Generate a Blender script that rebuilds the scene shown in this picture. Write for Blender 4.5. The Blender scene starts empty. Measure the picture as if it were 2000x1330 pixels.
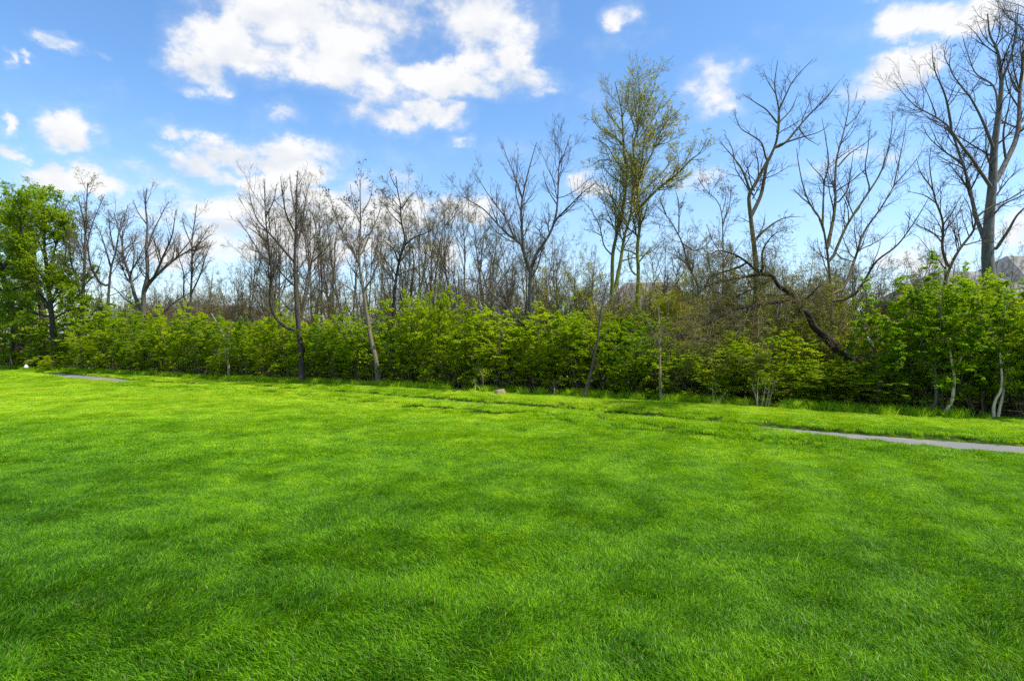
import bpy, math, random
import numpy as np
R_ = math.radians
rng = np.random.default_rng(7)
random.seed(7)
sc = bpy.context.scene
C = sc.collection
F = 1110.0      # focal length in pixels of the 2000 px wide photograph
HC = 2.0        # eye height above the lawn
CX, CY = 1000.0, 665.0

# ------------------------------------------------------------ camera
cam = bpy.data.cameras.new('camera')
cam.sensor_width = 36.0
cam.lens = 36.0 * F / 2000.0
cam.clip_start = 0.05
cam.clip_end = 3000.0
camo = bpy.data.objects.new('camera', cam)
C.objects.link(camo)
camo.location = (0, 0, HC)
camo.rotation_euler = (R_(90), 0, 0)
sc.camera = camo

# ------------------------------------------------------------ sun, sky
SUN_EL, SUN_AZ = R_(56), R_(105)          # azimuth clockwise from +Y (the view direction)
sun = bpy.data.lights.new('sun', 'SUN')
sun.energy = 5.0
sun.angle = R_(0.53)
sun.color = (1.0, 0.94, 0.84)
suno = bpy.data.objects.new('sun', sun)
C.objects.link(suno)
suno.rotation_euler = (R_(90) - SUN_EL, 0, R_(180) - SUN_AZ)
suno.location = (30, -10, 40)

EXPO = 0.5
SKY_STRENGTH = 0.12
w = bpy.data.worlds.new('World')
sc.world = w
w.use_nodes = True
wn, wl = w.node_tree.nodes, w.node_tree.links
wn.clear()
def WN(t, **k):
    n = wn.new(t)
    for a, b in k.items(): setattr(n, a, b)
    return n
def wmath(op, a, b=None, c=None, clamp=False):
    n = WN('ShaderNodeMath', operation=op, use_clamp=clamp)
    for i, v in enumerate((a, b, c)):
        if v is None: continue
        if isinstance(v, (int, float)): n.inputs[i].default_value = v
        else: wl.new(v, n.inputs[i])
    return n.outputs[0]
w_out = WN('ShaderNodeOutputWorld')
w_bg = WN('ShaderNodeBackground')
w_bg.inputs['Strength'].default_value = SKY_STRENGTH
sky = WN('ShaderNodeTexSky', sky_type='NISHITA')
sky.sun_disc = False
sky.sun_elevation = SUN_EL
sky.sun_rotation = SUN_AZ
sky.altitude = 300.0
sky.air_density = 1.0
sky.dust_density = 0.6
sky.ozone_density = 1.6
hsv = WN('ShaderNodeHueSaturation')
hsv.inputs['Saturation'].default_value = 1.20
hsv.inputs['Value'].default_value = 1.50
wl.new(sky.outputs[0], hsv.inputs['Color'])
tc = WN('ShaderNodeTexCoord')
sep = WN('ShaderNodeSeparateXYZ')
wl.new(tc.outputs['Generated'], sep.inputs[0])
dx, dy, dz = sep.outputs
az = wmath('ARCTAN2', dx, dy)
el = wmath('ARCSINE', dz)
# wind-torn edges: the clouds' outlines are pushed about by noise on the sphere of directions
def wnoise(scale, detail, rough, stretch=2.2, off=0.0):
    mp = WN('ShaderNodeMapping')
    mp.inputs['Scale'].default_value = (1, 1, stretch)
    mp.inputs['Location'].default_value = (off, off * 0.7, off * 1.3)
    wl.new(tc.outputs['Generated'], mp.inputs[0])
    n = WN('ShaderNodeTexNoise')
    n.inputs['Scale'].default_value = scale
    n.inputs['Detail'].default_value = detail
    n.inputs['Roughness'].default_value = rough
    wl.new(mp.outputs[0], n.inputs['Vector'])
    return n
nwarp = wnoise(7.5, 6, 0.6, 1.4)
sw = WN('ShaderNodeSeparateColor')
wl.new(nwarp.outputs['Color'], sw.inputs[0])
nwarp2 = wnoise(24.0, 4, 0.6, 1.3, 2.0)
sw2 = WN('ShaderNodeSeparateColor')
wl.new(nwarp2.outputs['Color'], sw2.inputs[0])
azj = wmath('MULTIPLY', wmath('SUBTRACT', sw2.outputs[0], 0.5), 0.055)
elj = wmath('MULTIPLY', wmath('SUBTRACT', sw2.outputs[1], 0.5), 0.045)
azw = wmath('ADD', wmath('ADD', az, azj), wmath('MULTIPLY', wmath('SUBTRACT', sw.outputs[0], 0.5), 0.085))
elw = wmath('ADD', wmath('ADD', el, elj), wmath('MULTIPLY', wmath('SUBTRACT', sw.outputs[1], 0.5), 0.065))
nfine = wnoise(9.0, 10, 0.60, 1.5)
nbig = wnoise(3.2, 7, 0.58, 3.0, 4.0)
# cloud banks: (centre x, centre y, half width, half height, weight) in the photograph, turned into directions
CLOUDS = [(620,50,190,85,1),(480,90,105,50,1),(395,140,62,36,1),(362,178,32,15,.8),(740,40,110,75,1),(690,130,110,48,1),
 (950,40,95,62,1),(975,110,62,62,1),(1000,168,80,26,.9),(1055,188,32,14,.7),(870,155,120,32,.95),(760,190,70,26,.5),
 (740,235,80,26,.9),(850,225,66,28,1),(436,176,20,8,.55),(566,217,30,16,.55),(320,260,36,17,.7),(140,268,50,32,.75),(172,288,28,20,.5),
 (10,240,16,16,.7),(16,302,26,12,.7),(105,75,40,10,.5),(130,92,34,9,.5),(40,105,12,7,.5),(200,108,18,5,.45),(2,105,14,11,.5),
 (370,325,62,22,1.20),(455,308,90,26,1.1),(600,300,84,28,1.1),(560,325,95,26,1.30),(645,315,32,26,.75),(340,352,96,22,.9),
 (480,352,120,18,1.05),(120,358,66,20,1.05),(205,362,60,20,.8),(700,385,70,26,.9),(520,395,110,30,.9),(600,412,190,44,1.40),(760,412,120,42,1.35),(880,408,95,26,1.25),
 (430,405,90,30,1.0),(500,440,150,36,1.0),(430,485,85,26,.7),(340,500,60,20,.5),(650,480,160,40,1.15),(820,480,120,30,.55),(900,275,16,9,.5),
 (1216,18,34,28,.75),(95,75,26,9,.6),(148,90,16,7,.55),(1395,150,52,40,.85),(1415,190,44,28,.75),(1452,132,26,20,.65),(1360,170,26,14,.6),(1800,38,84,34,1),
 (1900,20,90,44,1),(1975,0,80,50,1),(1735,152,58,28,.8),(1700,182,42,24,.7),(1790,128,30,20,.5),(1135,362,44,24,.85),
 (1345,352,52,24,.75),(1600,312,60,16,.6),(1705,300,62,18,.55),(1990,450,50,44,.75),(1790,490,80,30,.5),(1730,0,40,8,.5)]
acc = None
for (px, py, rx, ry, wt) in CLOUDS:
    a0 = math.atan((px - CX) / F)
    e0 = math.atan((CY - py) / F * math.cos(a0))
    ra = rx / F * math.cos(a0) ** 2 * 1.18
    re = ry / F * math.cos(a0) * math.cos(e0) ** 2 * 1.25
    q = wmath('MULTIPLY', wmath('SUBTRACT', azw, a0), 1 / ra)
    r = wmath('MULTIPLY', wmath('SUBTRACT', elw, e0), 1 / re)
    d2 = wmath('MULTIPLY_ADD', q, q, wmath('MULTIPLY', r, r))
    v = wmath('MULTIPLY_ADD', d2, -wt, wt)
    acc = v if acc is None else wmath('SMOOTH_MAX' if False else 'MAXIMUM', acc, v)
acc = wmath('MAXIMUM', acc, -0.9)
# further round and overhead the same broken cloud goes on at random
away = wmath('MAXIMUM', wmath('MULTIPLY', wmath('SUBTRACT', wmath('ABSOLUTE', az), 0.80), 4.0),
             wmath('MULTIPLY', wmath('SUBTRACT', el, 0.60), 4.0), clamp=True)
rand_c = wmath('MULTIPLY_ADD', nbig.outputs[0], 7.0, -3.9)
acc = wmath('MAXIMUM', acc, wmath('ADD', wmath('MULTIPLY', rand_c, away), wmath('MULTIPLY_ADD', away, 2.0, -2.0)))
dens = wmath('ADD', acc, wmath('MULTIPLY', wmath('SUBTRACT', nfine.outputs[0], 0.525), 4.6))
mr = WN('ShaderNodeMapRange', interpolation_type='SMOOTHSTEP')
wl.new(dens, mr.inputs[0])
mr.inputs[1].default_value = -0.18
mr.inputs[2].default_value = 0.85
skirt = WN('ShaderNodeMapRange', interpolation_type='SMOOTHSTEP')
wl.new(dens, skirt.inputs[0])
skirt.inputs[1].default_value = -1.15
skirt.inputs[2].default_value = 1.1
mask = wmath('MINIMUM', wmath('ADD', wmath('MULTIPLY', mr.outputs[0], 0.72), wmath('MULTIPLY', skirt.outputs[0], 0.32)), 0.98)
mask = wmath('MULTIPLY', mask, wmath('MULTIPLY', wmath('ADD', el, 0.02), 25.0, clamp=True))
cr = WN('ShaderNodeValToRGB')
cr.color_ramp.elements[0].position = 0.10
cr.color_ramp.elements[1].position = 0.75
cr.color_ramp.elements[0].color = (0.72, 0.78, 0.88, 1)
cr.color_ramp.elements[1].color = (1.0, 1.0, 1.0, 1)
# the side of each billow away from the light is greyer: compare the cloud with itself a little higher up
nup = wn.new('ShaderNodeTexNoise'); mpu = WN('ShaderNodeMapping')
mpu.inputs['Scale'].default_value = (1, 1, 1.5); mpu.inputs['Location'].default_value = (0.0, 0.0, 0.035)
wl.new(tc.outputs['Generated'], mpu.inputs[0]); wl.new(mpu.outputs[0], nup.inputs['Vector'])
nup.inputs['Scale'].default_value = 9.0; nup.inputs['Detail'].default_value = 4; nup.inputs['Roughness'].default_value = 0.5
nlo = wn.new('ShaderNodeTexNoise'); mpl = WN('ShaderNodeMapping')
mpl.inputs['Scale'].default_value = (1, 1, 1.5)
wl.new(tc.outputs['Generated'], mpl.inputs[0]); wl.new(mpl.outputs[0], nlo.inputs['Vector'])
nlo.inputs['Scale'].default_value = 9.0; nlo.inputs['Detail'].default_value = 4; nlo.inputs['Roughness'].default_value = 0.5
lit = wmath('MULTIPLY_ADD', wmath('SUBTRACT', nlo.outputs[0], nup.outputs[0]), 2.6, 0.62)
nsh = wnoise(5.5, 7, 0.5, 1.6, 9.0)
wl.new(lit, cr.inputs[0]) if True else wl.new(wmath('ADD', wmath('MULTIPLY', dens, 0.35), wmath('MULTIPLY_ADD', nsh.outputs[0], 1.8, -0.65)), cr.inputs[0])
cs = WN('ShaderNodeVectorMath', operation='SCALE')
cs.inputs['Scale'].default_value = 1.0 / SKY_STRENGTH / 2 ** EXPO
wl.new(cr.outputs[0], cs.inputs[0])
mix = WN('ShaderNodeMix', data_type='RGBA')
wl.new(mask, mix.inputs[0])
hz = wmath('POWER', wmath('SUBTRACT', 1.0, wmath('MULTIPLY', wmath('MAXIMUM', el, 0.0), 2.4), clamp=True), 2.0)
hmx = WN('ShaderNodeMix', data_type='RGBA')
wl.new(wmath('MULTIPLY', hz, 0.62), hmx.inputs[0])
wl.new(hsv.outputs[0], hmx.inputs[6])
hk = 1.0 / SKY_STRENGTH / 2 ** EXPO
hmx.inputs[7].default_value = (0.60 * hk, 0.75 * hk, 0.95 * hk, 1)
wl.new(hmx.outputs[2], mix.inputs[6])
wl.new(cs.outputs[0], mix.inputs[7])
wl.new(mix.outputs[2], w_bg.inputs['Color'])
wl.new(w_bg.outputs[0], w_out.inputs[0])

sc.view_settings.view_transform = 'Standard'
sc.view_settings.look = 'None'
sc.view_settings.gamma = 1.0
sc.view_settings.exposure = EXPO
sc.view_settings.use_curve_mapping = False
cy = sc.cycles
cy.max_bounces = 6
cy.diffuse_bounces = 3
cy.glossy_bounces = 2
cy.transmission_bounces = 4
cy.transparent_max_bounces = 8
cy.sample_clamp_indirect = 4.0
cy.use_denoising = False

# ------------------------------------------------------------ small helpers
def P2W(px, py, d):
    return np.array([(px - CX) / F * d, d, HC + (CY - py) / F * d])
def tag(o, label=None, cat=None, group=None, kind=None):
    if label: o['label'] = label
    if cat: o['category'] = cat
    if group: o['group'] = group
    if kind: o['kind'] = kind
    return o
def empty(name, loc):
    o = bpy.data.objects.new(name, None)
    C.objects.link(o)
    o.location = loc
    o.empty_display_size = 0.3
    return o
def link(name, me, parent=None, loc=None):
    o = bpy.data.objects.new(name, me)
    C.objects.link(o)
    if parent is not None: o.parent = parent
    if loc is not None: o.location = loc
    return o
def mk(name, V, polys, mat, attr=None, smooth=False):
    """polys: list of (n,k) index arrays; attr: {name: per-vertex floats}"""
    V = np.ascontiguousarray(V, dtype=np.float32)
    me = bpy.data.meshes.new(name)
    me.vertices.add(len(V))
    me.vertices.foreach_set('co', V.ravel())
    loops = np.concatenate([p.ravel() for p in polys]).astype(np.int32)
    sizes = np.concatenate([np.full(len(p), p.shape[1]) for p in polys]).astype(np.int32)
    starts = np.concatenate([[0], np.cumsum(sizes)[:-1]]).astype(np.int32)
    me.loops.add(len(loops))
    me.loops.foreach_set('vertex_index', loops)
    me.polygons.add(len(sizes))
    me.polygons.foreach_set('loop_start', starts)
    me.polygons.foreach_set('loop_total', sizes)
    me.polygons.foreach_set('use_smooth', np.full(len(sizes), smooth))
    if attr:
        for k, a in attr.items():
            at = me.attributes.new(k, 'FLOAT', 'POINT')
            at.data.foreach_set('value', np.ascontiguousarray(a, dtype=np.float32))
    me.update(calc_edges=True)
    for m in (mat if isinstance(mat, (list, tuple)) else [mat]): me.materials.append(m)
    return me
class VN:
    """smooth value noise on a plane, 0..1"""
    def __init__(s, seed): s.g = np.random.default_rng(seed).random((64, 64))
    def __call__(s, x, y, sc_):
        x = np.asarray(x, float) / sc_ + 1000.3; y = np.asarray(y, float) / sc_ + 1000.7
        xi = np.floor(x).astype(int); yi = np.floor(y).astype(int)
        fx = x - xi; fy = y - yi
        fx = fx * fx * (3 - 2 * fx); fy = fy * fy * (3 - 2 * fy)
        g = s.g
        a = g[xi % 64, yi % 64]; b = g[(xi + 1) % 64, yi % 64]
        c = g[xi % 64, (yi + 1) % 64]; d = g[(xi + 1) % 64, (yi + 1) % 64]
        return (a * (1 - fx) + b * fx) * (1 - fy) + (c * (1 - fx) + d * fx) * fy
vn1, vn2, vn3, vn4 = VN(1), VN(2), VN(3), VN(4)

# ------------------------------------------------------------ materials
def mat(name):
    m = bpy.data.materials.new(name)
    m.use_nodes = True
    m.node_tree.nodes.clear()
    return m
class NT:
    def __init__(s, m): s.n = m.node_tree.nodes; s.l = m.node_tree.links
    def N(s, t, ins=None, **k):
        n = s.n.new(t)
        for a, b in k.items(): setattr(n, a, b)
        for a, b in (ins or {}).items(): s.put(n.inputs[a], b)
        return n
    def put(s, sock, v):
        if isinstance(v, bpy.types.NodeSocket): s.l.new(v, sock)
        else: sock.default_value = v
    def math(s, op, a, b=0.0, clamp=False):
        return s.N('ShaderNodeMath', {0: a, 1: b}, operation=op, use_clamp=clamp).outputs[0]
    def noise(s, vec, scale, detail=4, rough=0.55):
        return s.N('ShaderNodeTexNoise', {'Vector': vec, 'Scale': scale, 'Detail': detail, 'Roughness': rough}).outputs[0]
    def ramp(s, fac, stops):
        r = s.N('ShaderNodeValToRGB', {0: fac})
        e = r.color_ramp.elements
        while len(e) < len(stops): e.new(0.5)
        for el_, (p, c) in zip(e, stops):
            el_.position = p; el_.color = (*c, 1)
        return r.outputs[0]
    def mix(s, f, a, b, blend='MIX'):
        n = s.N('ShaderNodeMix', data_type='RGBA', blend_type=blend)
        s.put(n.inputs[0], f); s.put(n.inputs[6], a if not isinstance(a, tuple) else (*a, 1) if len(a) == 3 else a)
        s.put(n.inputs[7], b if not isinstance(b, tuple) else (*b, 1) if len(b) == 3 else b)
        return n.outputs[2]
def leaf_mat(name, stops, trans=0.45, rand=0.5, rough=0.5, spec=0.25):
    m = mat(name); t = NT(m)
    at = t.N('ShaderNodeAttribute', attribute_name='tint').outputs['Fac']
    oi = t.N('ShaderNodeObjectInfo').outputs['Random']
    f = t.math('ADD', t.math('MULTIPLY', at, 1 - rand), t.math('MULTIPLY', oi, rand))
    col = t.ramp(f, stops)
    p = t.N('ShaderNodeBsdfPrincipled', {'Base Color': col, 'Roughness': rough, 'Specular IOR Level': spec})
    hs = t.N('ShaderNodeHueSaturation', {'Color': col, 'Hue': 0.488, 'Saturation': 1.12, 'Value': 1.5})
    tr = t.N('ShaderNodeBsdfTranslucent', {'Color': hs.outputs[0]})
    mx = t.N('ShaderNodeMixShader', {0: trans, 1: p.outputs[0], 2: tr.outputs[0]})
    o = t.N('ShaderNodeOutputMaterial', {0: mx.outputs[0]})
    return m
def bark_mat(name, c0, c1, moss=0.0, mosscol=(0.20, 0.22, 0.02), scale=9.0):
    m = mat(name); t = NT(m)
    tcn = t.N('ShaderNodeTexCoord').outputs['Object']
    mp = t.N('ShaderNodeMapping', {'Vector': tcn, 'Scale': (1.0, 1.0, 0.22)}).outputs[0]
    n1 = t.noise(mp, scale * 3, 6, 0.65)
    n2 = t.noise(tcn, 1.7, 3)
    col = t.ramp(n1, [(0.3, c0), (0.7, c1)])
    col = t.mix(t.math('MULTIPLY', n2, 0.45), col, tuple(x * 0.55 for x in c0))
    if moss > 0:
        n3 = t.noise(tcn, 2.3, 5, 0.6)
        geo = t.N('ShaderNodeSeparateXYZ', {0: t.N('ShaderNodeNewGeometry').outputs['Normal']})
        k = t.math('ADD', t.math('MULTIPLY', n3, 1.6), t.math('MULTIPLY', geo.outputs[0], -0.15))
        k = t.math('MULTIPLY', t.math('SUBTRACT', k, 1.05 - 0.55 * moss), 3.0, clamp=True)
        k = t.math('MULTIPLY', k, 0.85)
        col = t.mix(k, col, mosscol)
    bmp = t.N('ShaderNodeBump', {'Height': n1, 'Strength': 0.7, 'Distance': 0.03})
    p = t.N('ShaderNodeBsdfPrincipled', {'Base Color': col, 'Roughness': 0.9, 'Specular IOR Level': 0.15, 'Normal': bmp.outputs[0]})
    t.N('ShaderNodeOutputMaterial', {0: p.outputs[0]})
    return m
B_OAK = bark_mat('furrowed_bark', (0.10, 0.092, 0.078), (0.27, 0.25, 0.215), scale=6.0)
B_DARK = bark_mat('dark_bark', (0.045, 0.038, 0.030), (0.13, 0.11, 0.09))
B_GREY = bark_mat('grey_bark', (0.075, 0.065, 0.05), (0.20, 0.172, 0.135))
B_PALE = bark_mat('pale_bark', (0.22, 0.18, 0.12), (0.46, 0.38, 0.27))
B_CREAM = bark_mat('cream_bark', (0.60, 0.48, 0.28), (0.82, 0.70, 0.46))
B_STEM = bark_mat('shrub_bark', (0.12, 0.10, 0.07), (0.30, 0.25, 0.18))
T_SHRUB = bark_mat('shrub_twig', (0.05, 0.05, 0.02), (0.12, 0.11, 0.045), 0, scale=3)
B_BLACK = bark_mat('black_bark', (0.02, 0.017, 0.014), (0.07, 0.058, 0.045))  # plain near-black bark colour
B_MOSS = bark_mat('mossy_bark', (0.055, 0.05, 0.036), (0.15, 0.13, 0.10), 0.95)
B_MOSS2 = bark_mat('lichen_bark', (0.06, 0.052, 0.036), (0.16, 0.135, 0.095), 0.6, (0.20, 0.15, 0.03))
B_RED = bark_mat('red_bark', (0.10, 0.045, 0.03), (0.22, 0.12, 0.08))
T_GREY = bark_mat('grey_twig', (0.085, 0.072, 0.058), (0.19, 0.16, 0.13), 0, scale=3)
T_BROWN = bark_mat('brown_twig', (0.10, 0.078, 0.048), (0.22, 0.175, 0.11), 0, scale=3)
T_OLIVE = bark_mat('olive_twig', (0.11, 0.095, 0.03), (0.24, 0.20, 0.07), 0, scale=3)
T_DARK = bark_mat('dark_twig', (0.05, 0.039, 0.028), (0.14, 0.11, 0.08), 0, scale=3)
L_LIME = leaf_mat('lime_leaf', [(0.0, (0.065, 0.18, 0.003)), (0.3, (0.17, 0.31, 0.004)), (0.6, (0.30, 0.42, 0.004)), (0.85, (0.44, 0.54, 0.005)), (1.0, (0.56, 0.58, 0.010))], 0.44, 0.55, 0.55, 0.10)
L_MAPLE = leaf_mat('maple_leaf', [(0.0, (0.09, 0.20, 0.006)), (0.4, (0.20, 0.33, 0.007)), (1.0, (0.44, 0.50, 0.010))], 0.48, 0.2, 0.55, 0.12)
L_YEL = leaf_mat('new_leaf', [(0.0, (0.20, 0.24, 0.012)), (0.5, (0.34, 0.37, 0.014)), (1.0, (0.46, 0.44, 0.02))], 0.45, 0.2)
L_BUD = leaf_mat('bud', [(0.0, (0.14, 0.10, 0.04)), (0.5, (0.22, 0.20, 0.05)), (1.0, (0.28, 0.30, 0.05))], 0.3, 0.2)
L_OLV = leaf_mat('young_olive_leaf', [(0.0, (0.14, 0.16, 0.015)), (0.5, (0.24, 0.27, 0.02)), (1.0, (0.36, 0.36, 0.03))], 0.4, 0.3)
L_POD = leaf_mat('seed_pod', [(0.0, (0.06, 0.06, 0.02)), (1.0, (0.18, 0.17, 0.05))], 0.2, 0.2)

# ------------------------------------------------------------ lawn lie, hedge line, path
HA, HB = np.array([-35.0, 39.0]), np.array([12.7, 14.1])
hd = (HB - HA) / np.linalg.norm(HB - HA)
hn = np.array([-hd[1], hd[0]]); hn = hn if hn[1] > 0 else -hn
def hedge_s(x, y):          # metres behind the lawn's edge (positive) or in front (negative)
    return (x - HA[0]) * hn[0] + (y - HA[1]) * hn[1]
def edge_depth(px):         # depth of the lawn's edge along a photo column
    return HC * F / (57 + 0.05 * px)
PATH = np.array([(-46, 38.5), (-36, 36.2), (-27.5, 33.6), (-23.6, 31.0), (-20.6, 29.0), (-15.9, 26.4), (-8, 22.3), (-1.1, 17.8), (2.6, 15.3), (5.3, 13.15),
                 (7.0, 11.75), (9.3, 10.25), (13, 8.2), (17, 6.2), (24, 3.0), (34, -1)], float)
def resample(P, n):
    P = np.asarray(P, float)
    m = len(P)
    if m > 2:
        Q = np.vstack([2 * P[0] - P[1], P, 2 * P[-1] - P[-2]])
        out = []
        for i in range(m - 1):
            a, b, c, d = Q[i], Q[i + 1], Q[i + 2], Q[i + 3]
            for u in np.linspace(0, 1, 12, endpoint=False):
                out.append(0.5 * ((2 * b) + (-a + c) * u + (2 * a - 5 * b + 4 * c - d) * u * u + (-a + 3 * b - 3 * c + d) * u ** 3))
        out.append(P[-1]); P = np.array(out)
    L = np.concatenate([[0], np.cumsum(np.linalg.norm(np.diff(P, axis=0), axis=1))])
    s = np.linspace(0, L[-1], n)
    return np.stack([np.interp(s, L, P[:, k]) for k in range(P.shape[1])], 1)
PC = resample(PATH, 220)
def path_d(x, y):           # signed distance to the path's middle (positive beyond it)
    x = np.atleast_1d(np.asarray(x, float)); y = np.atleast_1d(np.asarray(y, float))
    sh = x.shape; x = x.ravel(); y = y.ravel()
    out = np.empty(len(x))
    T = np.gradient(PC, axis=0); T /= np.linalg.norm(T, axis=1)[:, None]
    for i in range(0, len(x), 20000):
        a = x[i:i + 20000, None] - PC[None, :, 0]; b = y[i:i + 20000, None] - PC[None, :, 1]
        d2 = a * a + b * b
        j = d2.argmin(1); k = np.arange(len(j))
        nx, ny = -T[j, 1], T[j, 0]
        sg = np.where(ny > 0, 1, -1)
        out[i:i + 20000] = (a[k, j] * nx + b[k, j] * ny) * sg
        far = d2[k, j] > 9
        out[i:i + 20000][far] = (np.sqrt(d2[k, j]) * np.sign(out[i:i + 20000]))[far]
    return out.reshape(sh)
def sstep(x, a, b):
    t = np.clip((x - a) / (b - a), 0, 1); return t * t * (3 - 2 * t)
def ground_z(x, y, pd=None):
    x = np.asarray(x, float); y = np.asarray(y, float)
    if pd is None: pd = path_d(x, y).reshape(x.shape)
    near = sstep(np.hypot(x, y), 1.5, 5)
    z = (vn1(x, y, 6.5) - 0.5) * 0.12 * near + (vn2(x, y, 1.7) - 0.5) * 0.02 * near
    flat = 1 - sstep(np.abs(pd), 0.75, 1.6)
    z = z * (1 - flat * 0.9) * (1 - sstep(np.hypot(x, y), 50, 70))
    # a low swell in front of the path hides it except at both ends of the view
    px = CX + x / np.maximum(y, 1) * F
    hid = sstep(px, 205, 265) * (1 - 0.48 * sstep(px, 1380, 1700) - 0.28 * sstep(px, 1600, 2100)) + (1 - sstep(px, 70, 125))
    z = z - 0.07 * flat * (0.2 + 0.8 * hid)
    z = z + hid * 0.18 * np.exp(-((pd + 1.45) / 0.62) ** 2)
    z = z + 0.09 * sstep(pd, 0.66, 0.86) * (1 - sstep(pd, 1.5, 4.5))
    return z
xs = np.concatenate([np.linspace(-500, -70, 14), np.linspace(-64, -44, 8), np.arange(-42, 26, 0.25), np.linspace(27, 60, 10), np.linspace(80, 500, 12)])
ys = np.concatenate([np.linspace(-300, -20, 8), np.linspace(-12, 0, 5), np.arange(1, 42, 0.25), np.linspace(43, 80, 12), np.linspace(110, 1200, 14)])
X, Y = np.meshgrid(xs, ys)
Z = ground_z(X, Y)
nx_, ny_ = len(xs), len(ys)
ii = (np.arange(ny_ - 1)[:, None] * nx_ + np.arange(nx_ - 1)[None]).ravel()
gm = mat('lawn_soil'); t = NT(gm)
pos = t.N('ShaderNodeNewGeometry').outputs['Position']
sx = t.N('ShaderNodeSeparateXYZ', {0: pos}).outputs
s_ = t.math('ADD', t.math('MULTIPLY', sx[0], float(hn[0])), t.math('ADD', t.math('MULTIPLY', sx[1], float(hn[1])), float(-(HA @ hn))))
s_ = t.math('ADD', s_, t.math('MULTIPLY', t.math('SUBTRACT', t.noise(pos, 0.9), 0.5), 1.4))
under = t.math('MULTIPLY', t.math('ADD', s_, -0.2), 2.0, clamp=True)
far_ = t.math('MULTIPLY', t.math('ADD', s_, -14.0), 0.3, clamp=True)
lawnc = t.ramp(t.noise(pos, 30, 5), [(0.3, (0.02, 0.045, 0.006)), (0.7, (0.06, 0.11, 0.010))])
litter = t.ramp(t.noise(pos, 14, 6, 0.7), [(0.3, (0.03, 0.022, 0.012)), (0.55, (0.09, 0.065, 0.035)), (0.75, (0.17, 0.12, 0.07))])
litter = t.mix(t.math('MULTIPLY', t.noise(pos, 1.3), 0.7), litter, (0.035, 0.07, 0.012))
col = t.mix(under, lawnc, litter)
col = t.mix(far_, col, t.ramp(t.noise(pos, 0.4, 5), [(0.3, (0.05, 0.10, 0.012)), (0.7, (0.10, 0.17, 0.02))]))
bmp = t.N('ShaderNodeBump', {'Height': t.noise(pos, 25, 6, 0.7), 'Strength': 0.8, 'Distance': 0.05})
p = t.N('ShaderNodeBsdfPrincipled', {'Base Color': col, 'Roughness': 0.95, 'Specular IOR Level': 0.1, 'Normal': bmp.outputs[0]})
t.N('ShaderNodeOutputMaterial', {0: p.outputs[0]})
g = link('ground', mk('ground', np.stack([X, Y, Z], -1).reshape(-1, 3), [np.stack([ii, ii + 1, ii + nx_ + 1, ii + nx_], 1)], gm, smooth=True))
tag(g, kind='structure')

# the path
pm = mat('path_asphalt'); t = NT(pm)
pos = t.N('ShaderNodeNewGeometry').outputs['Position']
c1 = t.ramp(t.noise(pos, 60, 6, 0.75), [(0.3, (0.11, 0.107, 0.10)), (0.7, (0.21, 0.205, 0.195))])
stain = t.math('MULTIPLY', t.math('SUBTRACT', t.noise(pos, 0.8, 4), 0.53), 7.0, clamp=True)
c1 = t.mix(t.math('MULTIPLY', stain, 0.6), c1, (0.30, 0.24, 0.15))
bmp = t.N('ShaderNodeBump', {'Height': t.noise(pos, 120, 4, 0.7), 'Strength': 0.5, 'Distance': 0.01})
p = t.N('ShaderNodeBsdfPrincipled', {'Base Color': c1, 'Roughness': 0.85, 'Normal': bmp.outputs[0]})
t.N('ShaderNodeOutputMaterial', {0: p.outputs[0]})
T = np.gradient(PC, axis=0); T /= np.linalg.norm(T, axis=1)[:, None]
Nn = np.stack([-T[:, 1], T[:, 0]], 1)
offs = np.array([-0.62, -0.3, 0, 0.3, 0.62])
VV = []
for k, o_ in enumerate(offs):
    q = PC + Nn * (o_ + (0.05 * (vn3(PC[:, 0] * 3, PC[:, 1] * 3, 1.0) - 0.5)[:, None] if abs(o_) > 0.5 else 0))
    VV.append(np.stack([q[:, 0], q[:, 1], ground_z(q[:, 0], q[:, 1]) + 0.022], 1))
VV = np.array(VV)                                   # 5, n, 3
lowr = VV[[0, 4]].copy(); lowr[:, :, 2] -= 0.10
VV = np.concatenate([lowr[:1], VV, lowr[1:]], 0)
n_ = len(PC)
fi = []
for k in range(6):
    a = np.arange(n_ - 1) + k * n_
    fi.append(np.stack([a, a + 1, a + 1 + n_, a + n_], 1))
tag(link('path', mk('path', VV.reshape(-1, 3), fi, pm, smooth=False)), kind='structure')

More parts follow.
